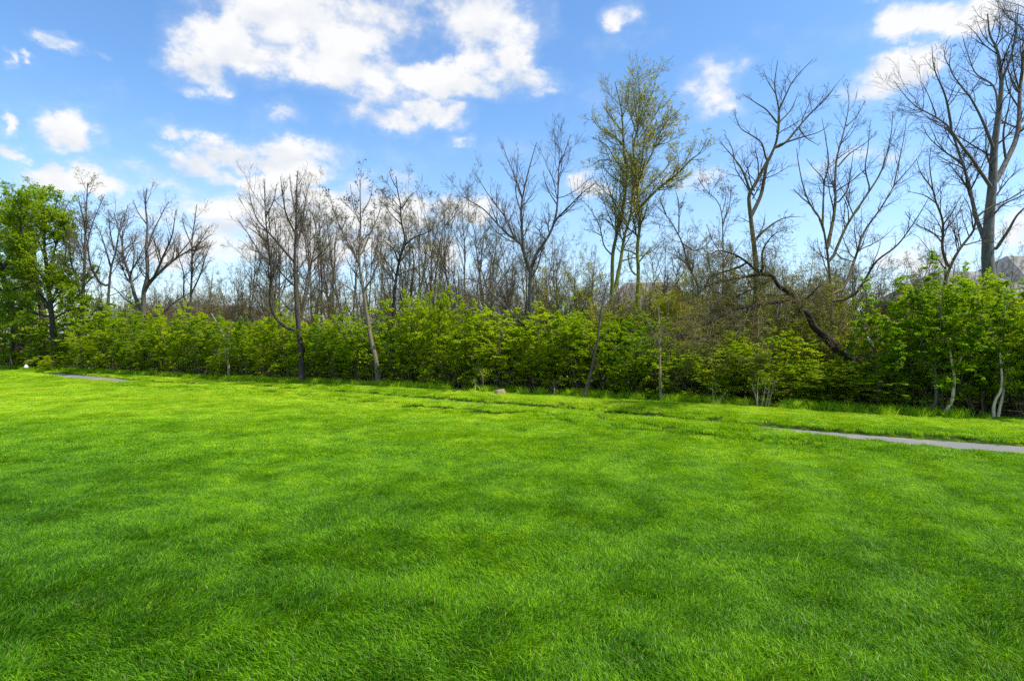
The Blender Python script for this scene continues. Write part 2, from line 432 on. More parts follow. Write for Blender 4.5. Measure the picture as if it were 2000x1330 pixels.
# ------------------------------------------------------------ grass
def blades(n, half, hmin, hmax, wid, lean, seed, wind=0.72):
    r = np.random.default_rng(seed)
    b = (r.random((n, 2)) * 2 - 1) * half
    # soft tile edges
    b *= (0.85 + 0.3 * r.random((n, 1)))
    h = hmin + (hmax - hmin) * r.random(n) ** 1.3
    a = r.normal(0, 1.15, n) * wind + r.random(n) * 2 * np.pi * (1 - wind) * 0.8
    ln = lean * (0.3 + 1.2 * r.random(n))
    dirx, diry = np.cos(a), np.sin(a)
    # side vector
    ya = r.random(n) * np.pi
    sxv, syv = np.cos(ya), np.sin(ya)
    wv = wid * (0.6 + 0.8 * r.random(n)) * 0.5
    V = np.empty((n, 5, 3))
    mid = np.stack([b[:, 0] + dirx * h * ln * 0.35, b[:, 1] + diry * h * ln * 0.35, h * 0.6], 1)
    hz = h * np.sqrt(np.maximum(0.15, 1 - 0.35 * ln ** 2))
    tip = np.stack([b[:, 0] + dirx * h * ln, b[:, 1] + diry * h * ln, hz], 1)
    sd = np.stack([sxv * wv, syv * wv, 0 * wv], 1)
    base = np.stack([b[:, 0], b[:, 1], np.full(n, -0.02)], 1)
    V[:, 0] = base - sd; V[:, 1] = base + sd; V[:, 2] = mid + sd * 0.9; V[:, 3] = mid - sd * 0.9; V[:, 4] = tip
    i0 = np.arange(n) * 5
    q = np.stack([i0, i0 + 1, i0 + 2, i0 + 3], 1)
    tt = np.stack([i0 + 3, i0 + 2, i0 + 4], 1)
    tint = np.repeat(r.random(n), 5)
    up = np.tile(np.array([0, 0, .6, .6, 1.0]), n)
    return V.reshape(-1, 3), q, tt, tint, up
gr = mat('grass_blade'); t = NT(gr)
pos = t.N('ShaderNodeNewGeometry').outputs['Position']
at = t.N('ShaderNodeAttribute', attribute_name='tint').outputs['Fac']
n_big = t.noise(pos, 0.33, 3)
n_mid = t.noise(pos, 2.2, 5, 0.7)
f = t.math('ADD', t.math('MULTIPLY', at, 0.55), t.math('ADD', t.math('MULTIPLY', n_big, 0.55), t.math('MULTIPLY', n_mid, 1.0)))
# light falloff painted into the blade colour: darker near and left, brighter farther out
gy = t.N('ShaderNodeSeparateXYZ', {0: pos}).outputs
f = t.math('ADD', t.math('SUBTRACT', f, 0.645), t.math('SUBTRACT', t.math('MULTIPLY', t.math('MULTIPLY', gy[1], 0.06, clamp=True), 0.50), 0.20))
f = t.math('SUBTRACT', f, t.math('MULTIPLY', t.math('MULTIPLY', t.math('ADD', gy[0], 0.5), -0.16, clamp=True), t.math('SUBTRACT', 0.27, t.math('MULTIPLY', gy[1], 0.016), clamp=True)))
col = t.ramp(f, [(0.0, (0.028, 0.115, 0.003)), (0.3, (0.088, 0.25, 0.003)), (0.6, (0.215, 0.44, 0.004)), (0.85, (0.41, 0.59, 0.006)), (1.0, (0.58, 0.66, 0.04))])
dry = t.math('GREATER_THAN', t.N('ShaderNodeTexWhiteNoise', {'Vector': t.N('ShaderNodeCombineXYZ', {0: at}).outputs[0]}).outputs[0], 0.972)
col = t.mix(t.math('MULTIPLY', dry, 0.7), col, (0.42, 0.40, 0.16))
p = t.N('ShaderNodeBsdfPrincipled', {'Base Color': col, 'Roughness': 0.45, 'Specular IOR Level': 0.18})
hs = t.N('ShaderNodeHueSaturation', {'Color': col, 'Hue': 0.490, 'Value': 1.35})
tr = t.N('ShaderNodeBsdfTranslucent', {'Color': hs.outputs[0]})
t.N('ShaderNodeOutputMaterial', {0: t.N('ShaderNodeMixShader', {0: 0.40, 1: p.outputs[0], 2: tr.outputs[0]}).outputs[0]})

def scatter(name, sources, pts, rotz, tiltx, scale, idx, label=None):
    """ONE object whose blades are set out by geometry nodes on the given points"""
    col_ = bpy.data.collections.new(name + '_patches')
    for k, me in enumerate(sources):
        o = bpy.data.objects.new('%s_patch_%02d' % (name, k), me)
        col_.objects.link(o)
    me = bpy.data.meshes.new(name)
    me.vertices.add(len(pts)); me.vertices.foreach_set('co', np.ascontiguousarray(pts, dtype=np.float32).ravel())
    a = me.attributes.new('rot', 'FLOAT_VECTOR', 'POINT')
    a.data.foreach_set('vector', np.stack([tiltx, np.zeros(len(pts)), rotz], 1).astype(np.float32).ravel())
    a = me.attributes.new('siz', 'FLOAT_VECTOR', 'POINT'); a.data.foreach_set('vector', scale.astype(np.float32).ravel())
    a = me.attributes.new('idx', 'INT', 'POINT'); a.data.foreach_set('value', idx.astype(np.int32))
    o = link(name, me)
    ng = bpy.data.node_groups.new(name + '_nodes', 'GeometryNodeTree')
    ng.interface.new_socket('Geometry', in_out='INPUT', socket_type='NodeSocketGeometry')
    ng.interface.new_socket('Geometry', in_out='OUTPUT', socket_type='NodeSocketGeometry')
    N = ng.nodes; L = ng.links
    gi = N.new('NodeGroupInput'); go = N.new('NodeGroupOutput')
    ci = N.new('GeometryNodeCollectionInfo'); ci.inputs[0].default_value = col_
    ci.inputs['Separate Children'].default_value = True; ci.inputs['Reset Children'].default_value = True
    ip = N.new('GeometryNodeInstanceOnPoints'); ip.inputs['Pick Instance'].default_value = True
    def na(nm, ty):
        n = N.new('GeometryNodeInputNamedAttribute'); n.data_type = ty; n.inputs[0].default_value = nm
        return n.outputs[0]
    e2r = N.new('FunctionNodeEulerToRotation')
    L.new(na('rot', 'FLOAT_VECTOR'), e2r.inputs[0])
    L.new(gi.outputs[0], ip.inputs['Points']); L.new(ci.outputs[0], ip.inputs['Instance'])
    L.new(na('idx', 'INT'), ip.inputs['Instance Index'])
    L.new(e2r.outputs[0], ip.inputs['Rotation']); L.new(na('siz', 'FLOAT_VECTOR'), ip.inputs['Scale'])
    L.new(ip.outputs[0], go.inputs[0])
    md = o.modifiers.new('patches', 'NODES'); md.node_group = ng
    tag(o, label, kind='stuff')
    return o
def lean_field(x, y):
    a = 2 * np.pi * (vn1(x + 40, y, 1.6) * 1.3 + vn3(x, y, 0.6) * 0.8)
    # mower stripes on the right side of the lawn run towards the house
    u = (x * 0.95 - y * 0.30)
    st = np.sin(u * np.pi / 0.62) > 0
    wt = sstep(x, 1.0, 3.5) * 0.85
    target = np.where(st, np.pi / 2, -np.pi / 2)
    return np.arctan2(np.sin(a) * (1 - wt) + np.sin(target) * wt, np.cos(a) * (1 - wt) + np.cos(target) * wt)
def lay(step, ymin, ymax, half, marg, seed, over=1.0):
    r = np.random.default_rng(seed)
    gx = np.arange(-48, 32, step); gy_ = np.arange(ymin, ymax, step)
    x, y = np.meshgrid(gx, gy_); x = x.ravel(); y = y.ravel()
    x = x + r.uniform(-.5, .5, len(x)) * step; y = y + r.uniform(-.5, .5, len(x)) * step
    k = np.abs(x) < (np.maximum(y, 0) * 1.0 + marg)
    x, y = x[k], y[k]
    k = hedge_s(x, y) < 0.15 + 0.9 * (vn2(x, y, 1.3) - 0.5)
    x, y = x[k], y[k]
    pd = path_d(x, y)
    k = np.where(pd > 0, pd > 0.72 + half * 0.45, -pd > 0.60 + half * 0.5)
    return x[k], y[k], pd[k], r
def patchset(nm, n, half, hmin, hmax, wid, lean, k, s0):
    out = []
    for i in range(k):
        V, q, tt, tint, up = blades(n, half, hmin, hmax, wid, lean, s0 + i)
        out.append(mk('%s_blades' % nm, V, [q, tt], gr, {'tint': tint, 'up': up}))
    return out
# near lawn
def grass_layer(nm, srcs, step, y0, y1, half, marg, seed, thin=None):
    x, y, pd, r = lay(step, y0, y1, half, marg, seed)
    z = ground_z(x, y, pd)
    rot = lean_field(x, y) + r.normal(0, 0.75, len(x))
    hgt = 0.66 + 0.55 * vn4(x, y, 0.7) * (0.3 + vn2(x + 9, y, 0.27))
    sc_ = np.stack([np.ones(len(x)), np.ones(len(x)), hgt], 1)
    return scatter(nm, srcs, np.stack([x, y, z], 1), rot, np.zeros(len(x)), sc_, r.integers(0, len(srcs), len(x)), None)
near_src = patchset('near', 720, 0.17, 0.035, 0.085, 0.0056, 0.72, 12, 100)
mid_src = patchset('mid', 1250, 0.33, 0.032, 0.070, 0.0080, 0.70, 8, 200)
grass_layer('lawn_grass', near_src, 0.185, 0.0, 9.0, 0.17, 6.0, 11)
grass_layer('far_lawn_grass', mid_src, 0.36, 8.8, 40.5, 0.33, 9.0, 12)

# long uncut grass and weeds along the hedge foot and in ragged wisps over the path's edge
r = np.random.default_rng(5)
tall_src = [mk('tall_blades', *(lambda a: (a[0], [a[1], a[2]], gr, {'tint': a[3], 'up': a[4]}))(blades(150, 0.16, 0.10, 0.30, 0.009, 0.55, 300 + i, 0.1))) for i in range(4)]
s = r.uniform(0, 62, 1500)
o_ = r.normal(0.15, 0.30, len(s))
keep = vn3(s * 1.0, s * 0, 1.8) + r.random(len(s)) * 0.5 > 0.62
s, o_ = s[keep], o_[keep]
q = HA[None] + hd[None] * s[:, None] + hn[None] * o_[:, None]
q2 = []
for sgn, lim in ((-1, 0.66), (1, 0.64)):
    kk = r.random(900)
    j = (kk * (len(PC) - 2)).astype(int)
    pq = PC[j] + Nn[j] * (sgn * (lim + np.abs(r.normal(0, 0.06, 900))))[:, None] + r.normal(0, 0.08, (900, 2))
    q2.append(pq)
q2 = np.vstack(q2)
pts2 = np.vstack([q, q2])
zz = ground_z(pts2[:, 0], pts2[:, 1])
scl = np.concatenate([r.uniform(0.5, 1.25, len(q)), r.uniform(0.18, 0.32, len(q2))])
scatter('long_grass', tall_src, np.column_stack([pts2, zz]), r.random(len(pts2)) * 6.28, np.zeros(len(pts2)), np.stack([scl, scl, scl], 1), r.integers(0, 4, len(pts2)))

# ------------------------------------------------------------ growing wood
def norm(v): return v / np.maximum(np.linalg.norm(v, axis=-1, keepdims=True), 1e-9)
def tube(P, Rr, sides):
    """P (N,K,3), Rr (N,K) -> verts, quads; tips close to a point-like end"""
    N, K = P.shape[:2]
    T = norm(np.gradient(P, axis=1))
    ref = np.where(np.abs(T[:, :1, 2:3]) > 0.8, np.array([1.0, 0, 0]), np.array([0, 0, 1.0]))
    A = norm(np.cross(T, ref)); B = np.cross(T, A)
    an = np.arange(sides) * 2 * np.pi / sides
    V = P[:, :, None] + Rr[:, :, None, None] * (A[:, :, None] * np.cos(an)[None, None, :, None] + B[:, :, None] * np.sin(an)[None, None, :, None])
    base = (np.arange(N)[:, None, None] * K + np.arange(K - 1)[None, :, None]) * sides
    s0 = np.arange(sides)[None, None]; s1 = (s0 + 1) % sides
    Q = np.stack([base + s0, base + s1, base + s1 + sides, base + s0 + sides], -1).reshape(-1, 4)
    return V.reshape(-1, 3), Q
def join(parts):
    Vs, Qs, o = [], [], 0
    for V, Q in parts:
        Vs.append(V); Qs.append(Q + o); o += len(V)
    return np.vstack(Vs), np.vstack(Qs)
def at_t(P, t):
    K = P.shape[1]; f = t * (K - 1); i = np.minimum(f.astype(int), K - 2); u = (f - i)
    k = np.arange(len(P))
    return P[k, i] * (1 - u)[:, None] + P[k, i + 1] * u[:, None], norm(P[k, i + 1] - P[k, i])
def spawn(r, P, Rr, per, ratio, ang=(28, 60), t0=0.2, t1=0.98, up=0.12, wig=0.16, K=5, rmin=0.003, lmin=0.12, lmax=3.0, rk=0.6, flat=0.0, lay=1.0):
    """children of branches: per = how many per branch (float or array)"""
    L = np.linalg.norm(np.diff(P, axis=1), axis=2).sum(1)
    cnt = np.floor(per * np.ones(len(P)) + r.random(len(P))).astype(int)
    idx = np.repeat(np.arange(len(P)), cnt)
    n = len(idx)
    if n == 0: return np.zeros((0, K, 3)), np.zeros((0, K))
    t = t0 + (t1 - t0) * r.random(n)
    p, tg = at_t(P[idx], t)
    rr = Rr[idx]; f = t * (rr.shape[1] - 1); i = np.minimum(f.astype(int), rr.shape[1] - 2); u = f - i
    k = np.arange(n)
    rp = rr[k, i] * (1 - u) + rr[k, i + 1] * u
    rnd = r.normal(size=(n, 3))
    if flat: rnd[:, 2] *= (1 - flat)
    perp = norm(rnd - (rnd * tg).sum(1)[:, None] * tg)
    a = np.radians(r.uniform(ang[0], ang[1], n))
    d = tg * np.cos(a)[:, None] + perp * np.sin(a)[:, None]
    ln = np.clip(L[idx] * ratio * (1.15 - 0.65 * t) * r.uniform(0.55, 1.3, n), lmin, lmax)
    st = ln / (K - 1)
    out = np.empty((n, K, 3)); out[:, 0] = p
    upv = np.array([0, 0, 1.0])
    for j in range(1, K):
        d = d + upv * up + r.normal(0, wig, (n, 3))
        d[:, 2] *= lay
        d = norm(d)
        out[:, j] = out[:, j - 1] + d * st[:, None]
    r0 = np.maximum(np.minimum(rp * rk, ln * 0.016 + 0.0015), rmin)
    rad = r0[:, None] * (1 - 0.75 * np.linspace(0, 1, K))[None]
    return out, np.maximum(rad, rmin * 0.75)
def leaves(r, pos, size, nup=1.2, spread=1.0, asp=0.6, tint=None, droop=0.0):
    n = len(pos)
    nrm = norm(r.normal(0, spread, (n, 3)) + np.array([0, 0, nup]))
    a = norm(np.cross(nrm, r.normal(size=(n, 3)))); b = np.cross(nrm, a)
    s = size * r.uniform(0.6, 1.25, n)
    a = a * (s * 0.5)[:, None]; b = b * (s * 0.5 * asp)[:, None]
    V = np.stack([pos - a, pos + b - nrm * (s * 0.06)[:, None], pos + a, pos - b - nrm * (s * 0.06)[:, None]], 1)
    i0 = np.arange(n) * 4
    Q = np.stack([i0, i0 + 1, i0 + 2, i0 + 3], 1)
    ti = (r.random(n) if tint is None else tint)
    return V.reshape(-1, 3), Q, np.repeat(ti, 4)
def leaf_points(r, P, n_per, off, t0=0.15):
    idx = np.repeat(np.arange(len(P)), n_per)
    p, tg = at_t(P[idx], t0 + (1 - t0) * r.random(len(idx)))
    return p + r.normal(0, off, p.shape) * np.array([1, 1, 0.4]), idx

# ------------------------------------------------------------ traced trees
class Tree:
    def __init__(s, name, label, d, trunk, wt, limbs, bark=B_GREY, twig=T_GREY, cat='tree', seed=0, dens=1.0, up=0.12, leafy=None, group=None, fork=None, base_px=None, len_k=1.0, kd=0.55, levels=3, low=0.0):
        r = np.random.default_rng(seed + 1000)
        s.k = d / F
        # trunk in 3-D, from the ground up
        tr_ = [tuple(p) for p in trunk]
        gz = 0.0
        base_y = CY + HC / s.k
        if tr_[0][1] < base_y - 4:
            bx = tr_[0][0] if base_px is None else base_px
            tr_ = [(bx, base_y + 1)] + tr_
        base = np.array([(tr_[0][0] - CX) * s.k, d, gz])
        base[2] = float(ground_z(base[0:1], base[1:2])[0])
        s.base = base
        root = empty(name, tuple(base)); s.root = root
        tag(root, label, cat, group)
        s.lines = []      # (pixel polyline n,2 ; depth offsets n ; radii n)
        parts = []
        allP = []
        for li, (pl, w0, w1) in enumerate([(tr_, wt[0], wt[1])] + list(limbs)):
            pl = np.array(pl, float)
            n = max(8, int(len(pl) * 4))
            pp = resample(pl, n)
            seg = np.concatenate([[0], np.cumsum(np.linalg.norm(np.diff(pp, axis=0), axis=1))]) * s.k
            if li == 0:
                do = np.cumsum(r.normal(0, 0.012, n)) * 1.0
                do -= do[0]
            else:
                best = None
                for (qq, dd, _) in s.lines:
                    e = np.hypot(qq[:, 0] - pp[0, 0], qq[:, 1] - pp[0, 1]); j = e.argmin()
                    if best is None or e[j] < best[0]: best = (e[j], dd[j], qq[j])
                if best[0] < 30 and pp[0, 1] < base_y - 20: pp[0] = best[2]
                slope = r.choice([-1, 1]) * r.uniform(0.25, 1.0) * kd
                do = best[1] + slope * seg * (1 - 0.25 * seg / max(seg[-1], .1))
            wpx = np.interp(np.linspace(0, 1, n), [0, 1], [w0, w1])
            if li == 0:      # root flare
                wpx = wpx * (1 + (0.4 if cat == 'tree' and name != 'sapling' else 0.12) * np.exp(-seg / 0.25))
            rad = wpx * 0.5 * s.k
            wob = 0.25 if li else 0.12
            jit = np.cumsum(r.normal(0, wob * 0.35, (n, 2)), 0); jit -= np.linspace(0, 1, n)[:, None] * jit[-1]; jit -= jit[0] if li else 0
            pp2 = pp + jit
            dd = d + do
            W = np.stack([(pp2[:, 0] - CX) / F * dd, dd, HC + (CY - pp2[:, 1]) / F * dd], 1)
            if li == 0: W[0, 2] = base[2] - 0.12
            s.lines.append((pp, do, rad))
            if li and pp[0, 1] > base_y - 20: W[0, 2] = base[2] - 0.1
            W = W - base
            V, Q = tube(W[None], rad[None], 9 if li == 0 else 7)
            me = mk('trunk' if li == 0 else 'limb', V, [Q], bark, smooth=True)
            link('trunk' if li == 0 else 'limb', me, root)
            allP.append((W, rad))
        # growth on limbs
        s.L0 = []
        KK = 12
        P0 = np.array([resample(W, KK) for W, _ in allP])
        R0 = np.array([np.interp(np.linspace(0, 1, KK), np.linspace(0, 1, len(rd)), rd) for _, rd in allP])
        L0 = np.linalg.norm(np.diff(P0, axis=1), axis=2).sum(1)
        # trunk carries branches only above the hedge
        tl = 0.45 if low == 0 else low
        per = L0 * 2.3 * dens
        tw = []
        a1, b1 = spawn(r, P0[:1], R0[:1], per[:1] * 0.5, 0.20 * len_k, t0=tl, up=up, wig=0.14, K=7, lmax=2.2 * len_k, rk=0.5)
        a2, b2 = spawn(r, P0[1:], R0[1:], per[1:], 0.33 * len_k, t0=0.22, up=up, wig=0.14, K=7, lmax=2.2 * len_k, rk=0.55) if len(P0) > 1 else (a1[:0], b1[:0])
        P1 = np.vstack([a1, a2]); R1 = np.vstack([b1, b2])
        L1 = np.linalg.norm(np.diff(P1, axis=1), axis=2).sum(1)
        P2, R2 = spawn(r, P1, R1, 1.8 + L1 * 4.4 * dens ** .5, 0.50, t0=0.15, up=up, wig=0.18, K=4, lmax=0.9, rmin=0.0044)
        L2 = np.linalg.norm(np.diff(P2, axis=1), axis=2).sum(1)
        P3, R3 = spawn(r, P2, R2, 0.6 + L2 * 5.0 * dens ** .5, 0.55, t0=0.15, up=up, wig=0.2, K=3, lmax=0.45, rmin=0.0040, lmin=0.10)
        V, Q = join([tube(P1, R1, 5), tube(P2, R2, 3), tube(P3, R3, 3)])
        crown = link('crown', mk('crown', V, [Q], twig, smooth=True), root)
        s.P = (P0, P1, P2, P3)
        if leafy:
            lm, n2, n3, size, nup, cl = leafy
            i3 = P3 if cl >= 1 else P3[r.random(len(P3)) < cl]
            i2 = P2 if cl >= 1 else P2[r.random(len(P2)) < cl]
            pts = []
            if n3: pts.append(leaf_points(r, i3, n3, size * 0.55)[0])
            if n2: pts.append(leaf_points(r, i2, n2, size * 0.6)[0])
            if pts:
                pts = np.vstack(pts)
                tint = np.clip(0.25 + 0.5 * r.random(len(pts)) + 0.5 * (vn1(pts[:, 0] * 1, pts[:, 2] * 1, 0.8) - 0.5), 0, 1)
                V, Q, ti = leaves(r, pts, size, nup, 0.8, 0.6, tint)
                link('foliage', mk('foliage', V, [Q], lm, {'tint': ti}), root)

TR = []
def T_(*a, **k): TR.append(Tree(*a, seed=len(TR), **k)); return TR[-1]
# leafy maple at the far left, its neighbours
T_('maple_tree', 'full leafy green maple tree with the sturdiest trunk at the left end of the lawn', 37.4,
   [(111,722),(108,690),(103,640),(98,590),(93,540),(87,485),(85,440),(80,395)], (12, 3),
   [([(100,610),(75,575),(50,545),(18,525),(-10,515)],6,2),([(95,560),(70,520),(50,480),(38,430),(42,380)],5,1.5),([(94,540),(106,490),(120,440),(130,400)],5,1.5),
    ([(99,595),(130,560),(160,540),(185,530)],5,1.5),([(90,510),(70,450),(72,400),(76,372)],4,1),([(100,620),(60,610),(20,600),(-20,600)],5,1.5),([(100,600),(60,560),(10,570),(-30,560)],4,1.5),([(86,460),(105,420),(112,385)],3,1),
    ([(101,625),(140,605),(180,600),(205,598)],4,1.2),([(103,640),(70,632),(30,640),(0,650)],4,1),([(103,645),(135,632),(165,635),(190,640)],4,1),([(97,580),(120,570),(150,575),(175,580)],4,1),([(87,480),(110,470),(130,450)],3,1)],
   bark=B_DARK, twig=T_DARK, dens=1.6, up=0.06, leafy=(L_MAPLE, 3, 4, 0.14, 1.0, 1.0), low=0.3, len_k=1.2)
T_('maple_tree', 'shaded leafy tree with thick dark trunk behind the big maple, second from the lawn corner', 43,
   [(85,716),(86,690),(84,650),(82,600),(70,540),(66,480),(60,430)], (17, 3),
   [([(84,640),(50,600),(20,570)],7,2),([(82,610),(110,570),(125,520),(130,470)],6,2),([(80,590),(40,540),(20,480),(10,430)],6,2),([(84,650),(120,620),(160,610)],4,1.5),([(72,550),(50,500),(30,440),(22,400)],4,1.5)],
   bark=B_BLACK, twig=T_DARK, dens=1.25, leafy=(L_MAPLE, 3, 3, 0.16, 1.0, 1.0), low=0.4)
T_('maple_tree', 'dense leafy tree on a dark double trunk beside the maple, leftmost of all trees', 41,
   [(30,719),(32,690),(30,650),(22,600),(5,540),(-5,480),(-10,420)], (16, 3),
   [([(30,650),(0,610),(-40,590)],7,2),([(25,620),(50,580),(60,530),(50,470)],5,2),([(15,580),(-20,540),(-40,480),(-45,420)],6,2),([(5,530),(25,480),(20,420),(10,385)],5,1.5),([(40,718),(44,690),(46,650),(40,610),(60,560)],9,3),([(30,660),(60,630),(80,620)],4,1.5)],
   bark=B_BLACK, twig=T_DARK, dens=1.3, leafy=(L_MAPLE, 3, 3, 0.16, 1.0, 1.0), low=0.4)
T_('slender_tree', 'slim dark tree with sparse pale new leaves beside the full maple', 36.5,
   [(158,726),(158,690),(158,643),(160,605),(165,524),(166,475),(168,427),(171,358)], (9, 1.5),
   [([(161,590),(148,540),(139,511),(136,466),(128,420)],4,1),([(166,500),(180,440),(196,400),(205,380)],3,.8),([(168,450),(158,410),(152,380)],3,.8),([(158,650),(178,615),(200,600),(225,590)],4,1),([(162,560),(190,530),(200,500)],3,.8)],
   bark=B_DARK, twig=T_GREY, dens=1.2, leafy=(L_BUD, 1, 2, 0.085, .8, 1.0), up=0.18)
T_('budding_tree', 'forked bare tree with kinked limb between the slim dark and wide crowned trees', 39,
   [(212,600),(212,576),(217,524),(226,492),(232,455),(238,425)], (8, 1.5),
   [([(214,560),(194,550),(176,514),(171,475),(160,430)],5,1),([(217,524),(204,480),(196,455),(186,440)],4,1),([(224,495),(215,450),(212,410)],3,.8),([(232,460),(245,420),(250,400)],2.5,.8)],
   bark=B_DARK, twig=T_GREY, dens=1.2, leafy=(L_BUD, 1, 1, 0.08, .8, .8))
T_('bare_tree', 'wide crowned bare tree forking low into several thick limbs above the red roofed houses', 36,
   [(279,640),(280,608),(281,569),(288,537),(286,485),(288,440),(284,401),(287,368)], (13, 1.5),
   [([(278,612),(265,582),(255,543),(242,505),(238,472),(231,445),(222,415)],8,1.2),([(281,569),(297,547),(320,524),(349,501),(381,482),(412,458)],7,1),
    ([(300,545),(317,505),(336,459),(343,411)],5,1),([(278,606),(255,592),(240,580),(226,565),(212,560)],4,1),([(286,490),(300,450),(318,415),(330,395)],4,1),
    ([(242,505),(222,480),(205,450)],3,.8),([(288,440),(270,415),(262,395)],3,.8),([(345,502),(372,470),(385,440)],3,.8),([(255,543),(262,500),(258,460)],3,.8),
    ([(279,618),(312,614),(341,591),(372,572)],4.5,1.5)],
   bark=B_GREY, twig=T_DARK, dens=1.35, up=0.16, leafy=(L_BUD, 1, 1, 0.07, .8, .35))
T_('bare_tree', 'narrow bare tree with a broken leaning limb next to the wide crowned tree', 38,
   [(372,640),(372,610),(373,569),(375,524),(375,469),(381,427),(384,400)], (7, 1.2),
   [([(373,575),(391,537),(402,500),(415,470)],3.5,.8),([(372,600),(359,580),(359,537),(350,505),(345,480)],3.5,.8),([(375,480),(362,450),(355,425)],2.5,.8),([(375,500),(395,465),(410,440)],2.5,.8),([(372,606),(359,612),(377,596),(396,583)],3,1.5)],
   bark=B_DARK, twig=T_GREY, dens=1.3, leafy=(L_BUD, 1, 1, 0.08, .8, .6))
T_('sapling', 'thin pale sapling forking above the hedge foot, well clear of the dark forked tree', 28.2,
   [(448,743),(445,693),(440,666),(424,631),(412,612)], (5, 1.5),
   [([(443,678),(447,650),(455,630)],2.5,.8),([(446,700),(430,690),(418,684)],2,.8)], bark=B_PALE, twig=T_GREY, dens=1.0, low=0.4, levels=2, leafy=(L_LIME, 1, 1, 0.06, 1.0, .4))
T_('bare_tree', 'dark forked bare tree at the lawn edge, one low limb swinging out', 25.7,
   [(590,748),(588,693),(585,655),(581,614),(578,562),(576,514),(578,458),(579,406),(580,355),(582,334)], (12.5, 1.4),
   [([(582,648),(552,635),(535,614),(527,583),(530,534),(524,475),(519,424),(516,350)],6.5,1),([(577,514),(552,486),(528,458),(500,424),(486,375)],5,1),
    ([(578,562),(557,541),(538,520),(515,500),(490,480)],4,1),([(578,486),(590,440),(597,389),(604,358)],4,1),([(587,631),(594,597),(603,555),(608,513),(621,465),(635,424)],5,1),
    ([(530,520),(505,490),(480,450),(462,425)],3.5,.8),([(578,458),(560,420),(552,380),(548,345)],4,1),([(524,475),(500,455),(478,440)],3,.8),([(608,513),(632,490),(650,470)],3,.8),([(579,420),(570,380),(566,340)],3,.8),([(519,424),(535,390),(540,360)],2.5,.8)],
   bark=B_DARK, twig=T_DARK, dens=1.25, up=0.16, base_px=590)
T_('slender_tree', 'tan footed slender tree leaning from the lawn edge, topped with dangling seed clusters', 24.0,
   [(741,758),(734,700),(725,666),(718,624),(711,576),(706,541),(702,514),(704,458),(704,406),(703,352)], (11, 1.2),
   [([(702,516),(677,469),(656,424),(642,375)],4.5,.9),([(705,500),(722,458),(739,420),(749,379)],4,.9),([(703,520),(690,490),(672,475),(655,455)],2.5,.8),([(704,440),(690,400),(684,360)],2.5,.8),([(704,420),(722,390),(728,360)],2.5,.8),([(710,570),(728,540),(740,505)],3,.8)],
   bark=B_STEM, twig=T_GREY, dens=1.3, up=0.22, leafy=(L_POD, 1, 2, 0.085, .5, .6))
T_('bare_tree', 'gnarled dark tree with crooked top just beyond the seed topped tan footed tree', 26,
   [(768,650),(768,614),(772,562),(779,514),(791,469),(784,434),(782,400),(777,375),(773,345)], (9, 1.5),
   [([(779,514),(770,489),(760,479),(748,468)],4,1),([(789,480),(808,465),(832,455),(850,445)],4,1),([(783,410),(800,385),(815,372)],3,.8),([(776,370),(765,350),(760,335)],2,.8),([(803,620),(803,576),(806,545),(808,503),(800,470)],6,1.5),([(775,540),(755,510),(742,490)],3,1),([(786,440),(765,420),(752,400)],3,.8)],
   bark=B_BLACK, twig=T_DARK, dens=1.6, leafy=(L_BUD, 1, 2, 0.07, .8, .6), up=0.05)
T_('bare_tree', 'open spreading bare tree of many long rising limbs in the middle of the view', 22.8,
   [(1029,676),(1031,644),(1035,598),(1035,551),(1036,530),(1025,501),(1020,450),(1018,408),(1025,366),(1035,324),(1048,278)], (12, 1.2),
   [([(1034,535),(1018,480),(993,459),(972,438),(943,408),(909,387),(888,362)],6,.9),([(1006,470),(990,430),(968,400),(947,370),(924,333)],4,.8),([(1019,385),(1008,350),(997,324),(980,282)],3.5,.8),
    ([(1036,532),(1048,497),(1073,459),(1086,421),(1090,379),(1092,324),(1098,299),(1081,274)],7,.9),([(1094,320),(1104,295),(1115,262)],2.5,.7),([(1083,432),(1111,404),(1136,379),(1170,352)],4,.8),
    ([(1031,642),(1010,623),(989,602),(964,577),(951,560),(934,509),(928,475)],5.5,1),([(1020,420),(1008,380),(1010,330),(1012,290)],3,.8),([(1088,400),(1070,370),(1060,335)],3,.8),([(1036,545),(1050,520),(1058,480),(1052,440)],3,.8),([(951,560),(920,545),(890,548)],2.5,.8),([(972,438),(960,405),(950,380)],2.5,.7)],
   bark=B_GREY, twig=T_DARK, dens=1.15, up=0.17, base_px=1027)
T_('mossy_tree', 'tree of two tall parallel mossy stems in front of the white walled house', 23.5,
   [(1194,640),(1193,619),(1196,560),(1197,498),(1205,457),(1215,412),(1222,363),(1224,333),(1218,288),(1216,250),(1213,213),(1201,160)], (11, 1.3),
   [([(1200,575),(1205,545),(1213,506),(1220,461),(1231,423),(1235,382),(1243,344),(1250,310)],8,2),([(1220,340),(1200,310),(1185,285),(1160,270)],3.5,.8),([(1217,260),(1190,225),(1175,200)],3,.8),([(1222,360),(1195,345),(1172,318)],3,.8),
    ([(1197,500),(1180,480),(1170,440),(1150,405),(1130,385)],3,.8),([(1212,240),(1228,190),(1222,160)],2.5,.8),([(1206,455),(1185,430),(1160,430)],2.5,.8)],
   bark=B_MOSS, twig=T_OLIVE, dens=1.7, up=0.13, leafy=(L_YEL, 1, 1, 0.065, .8, .8))
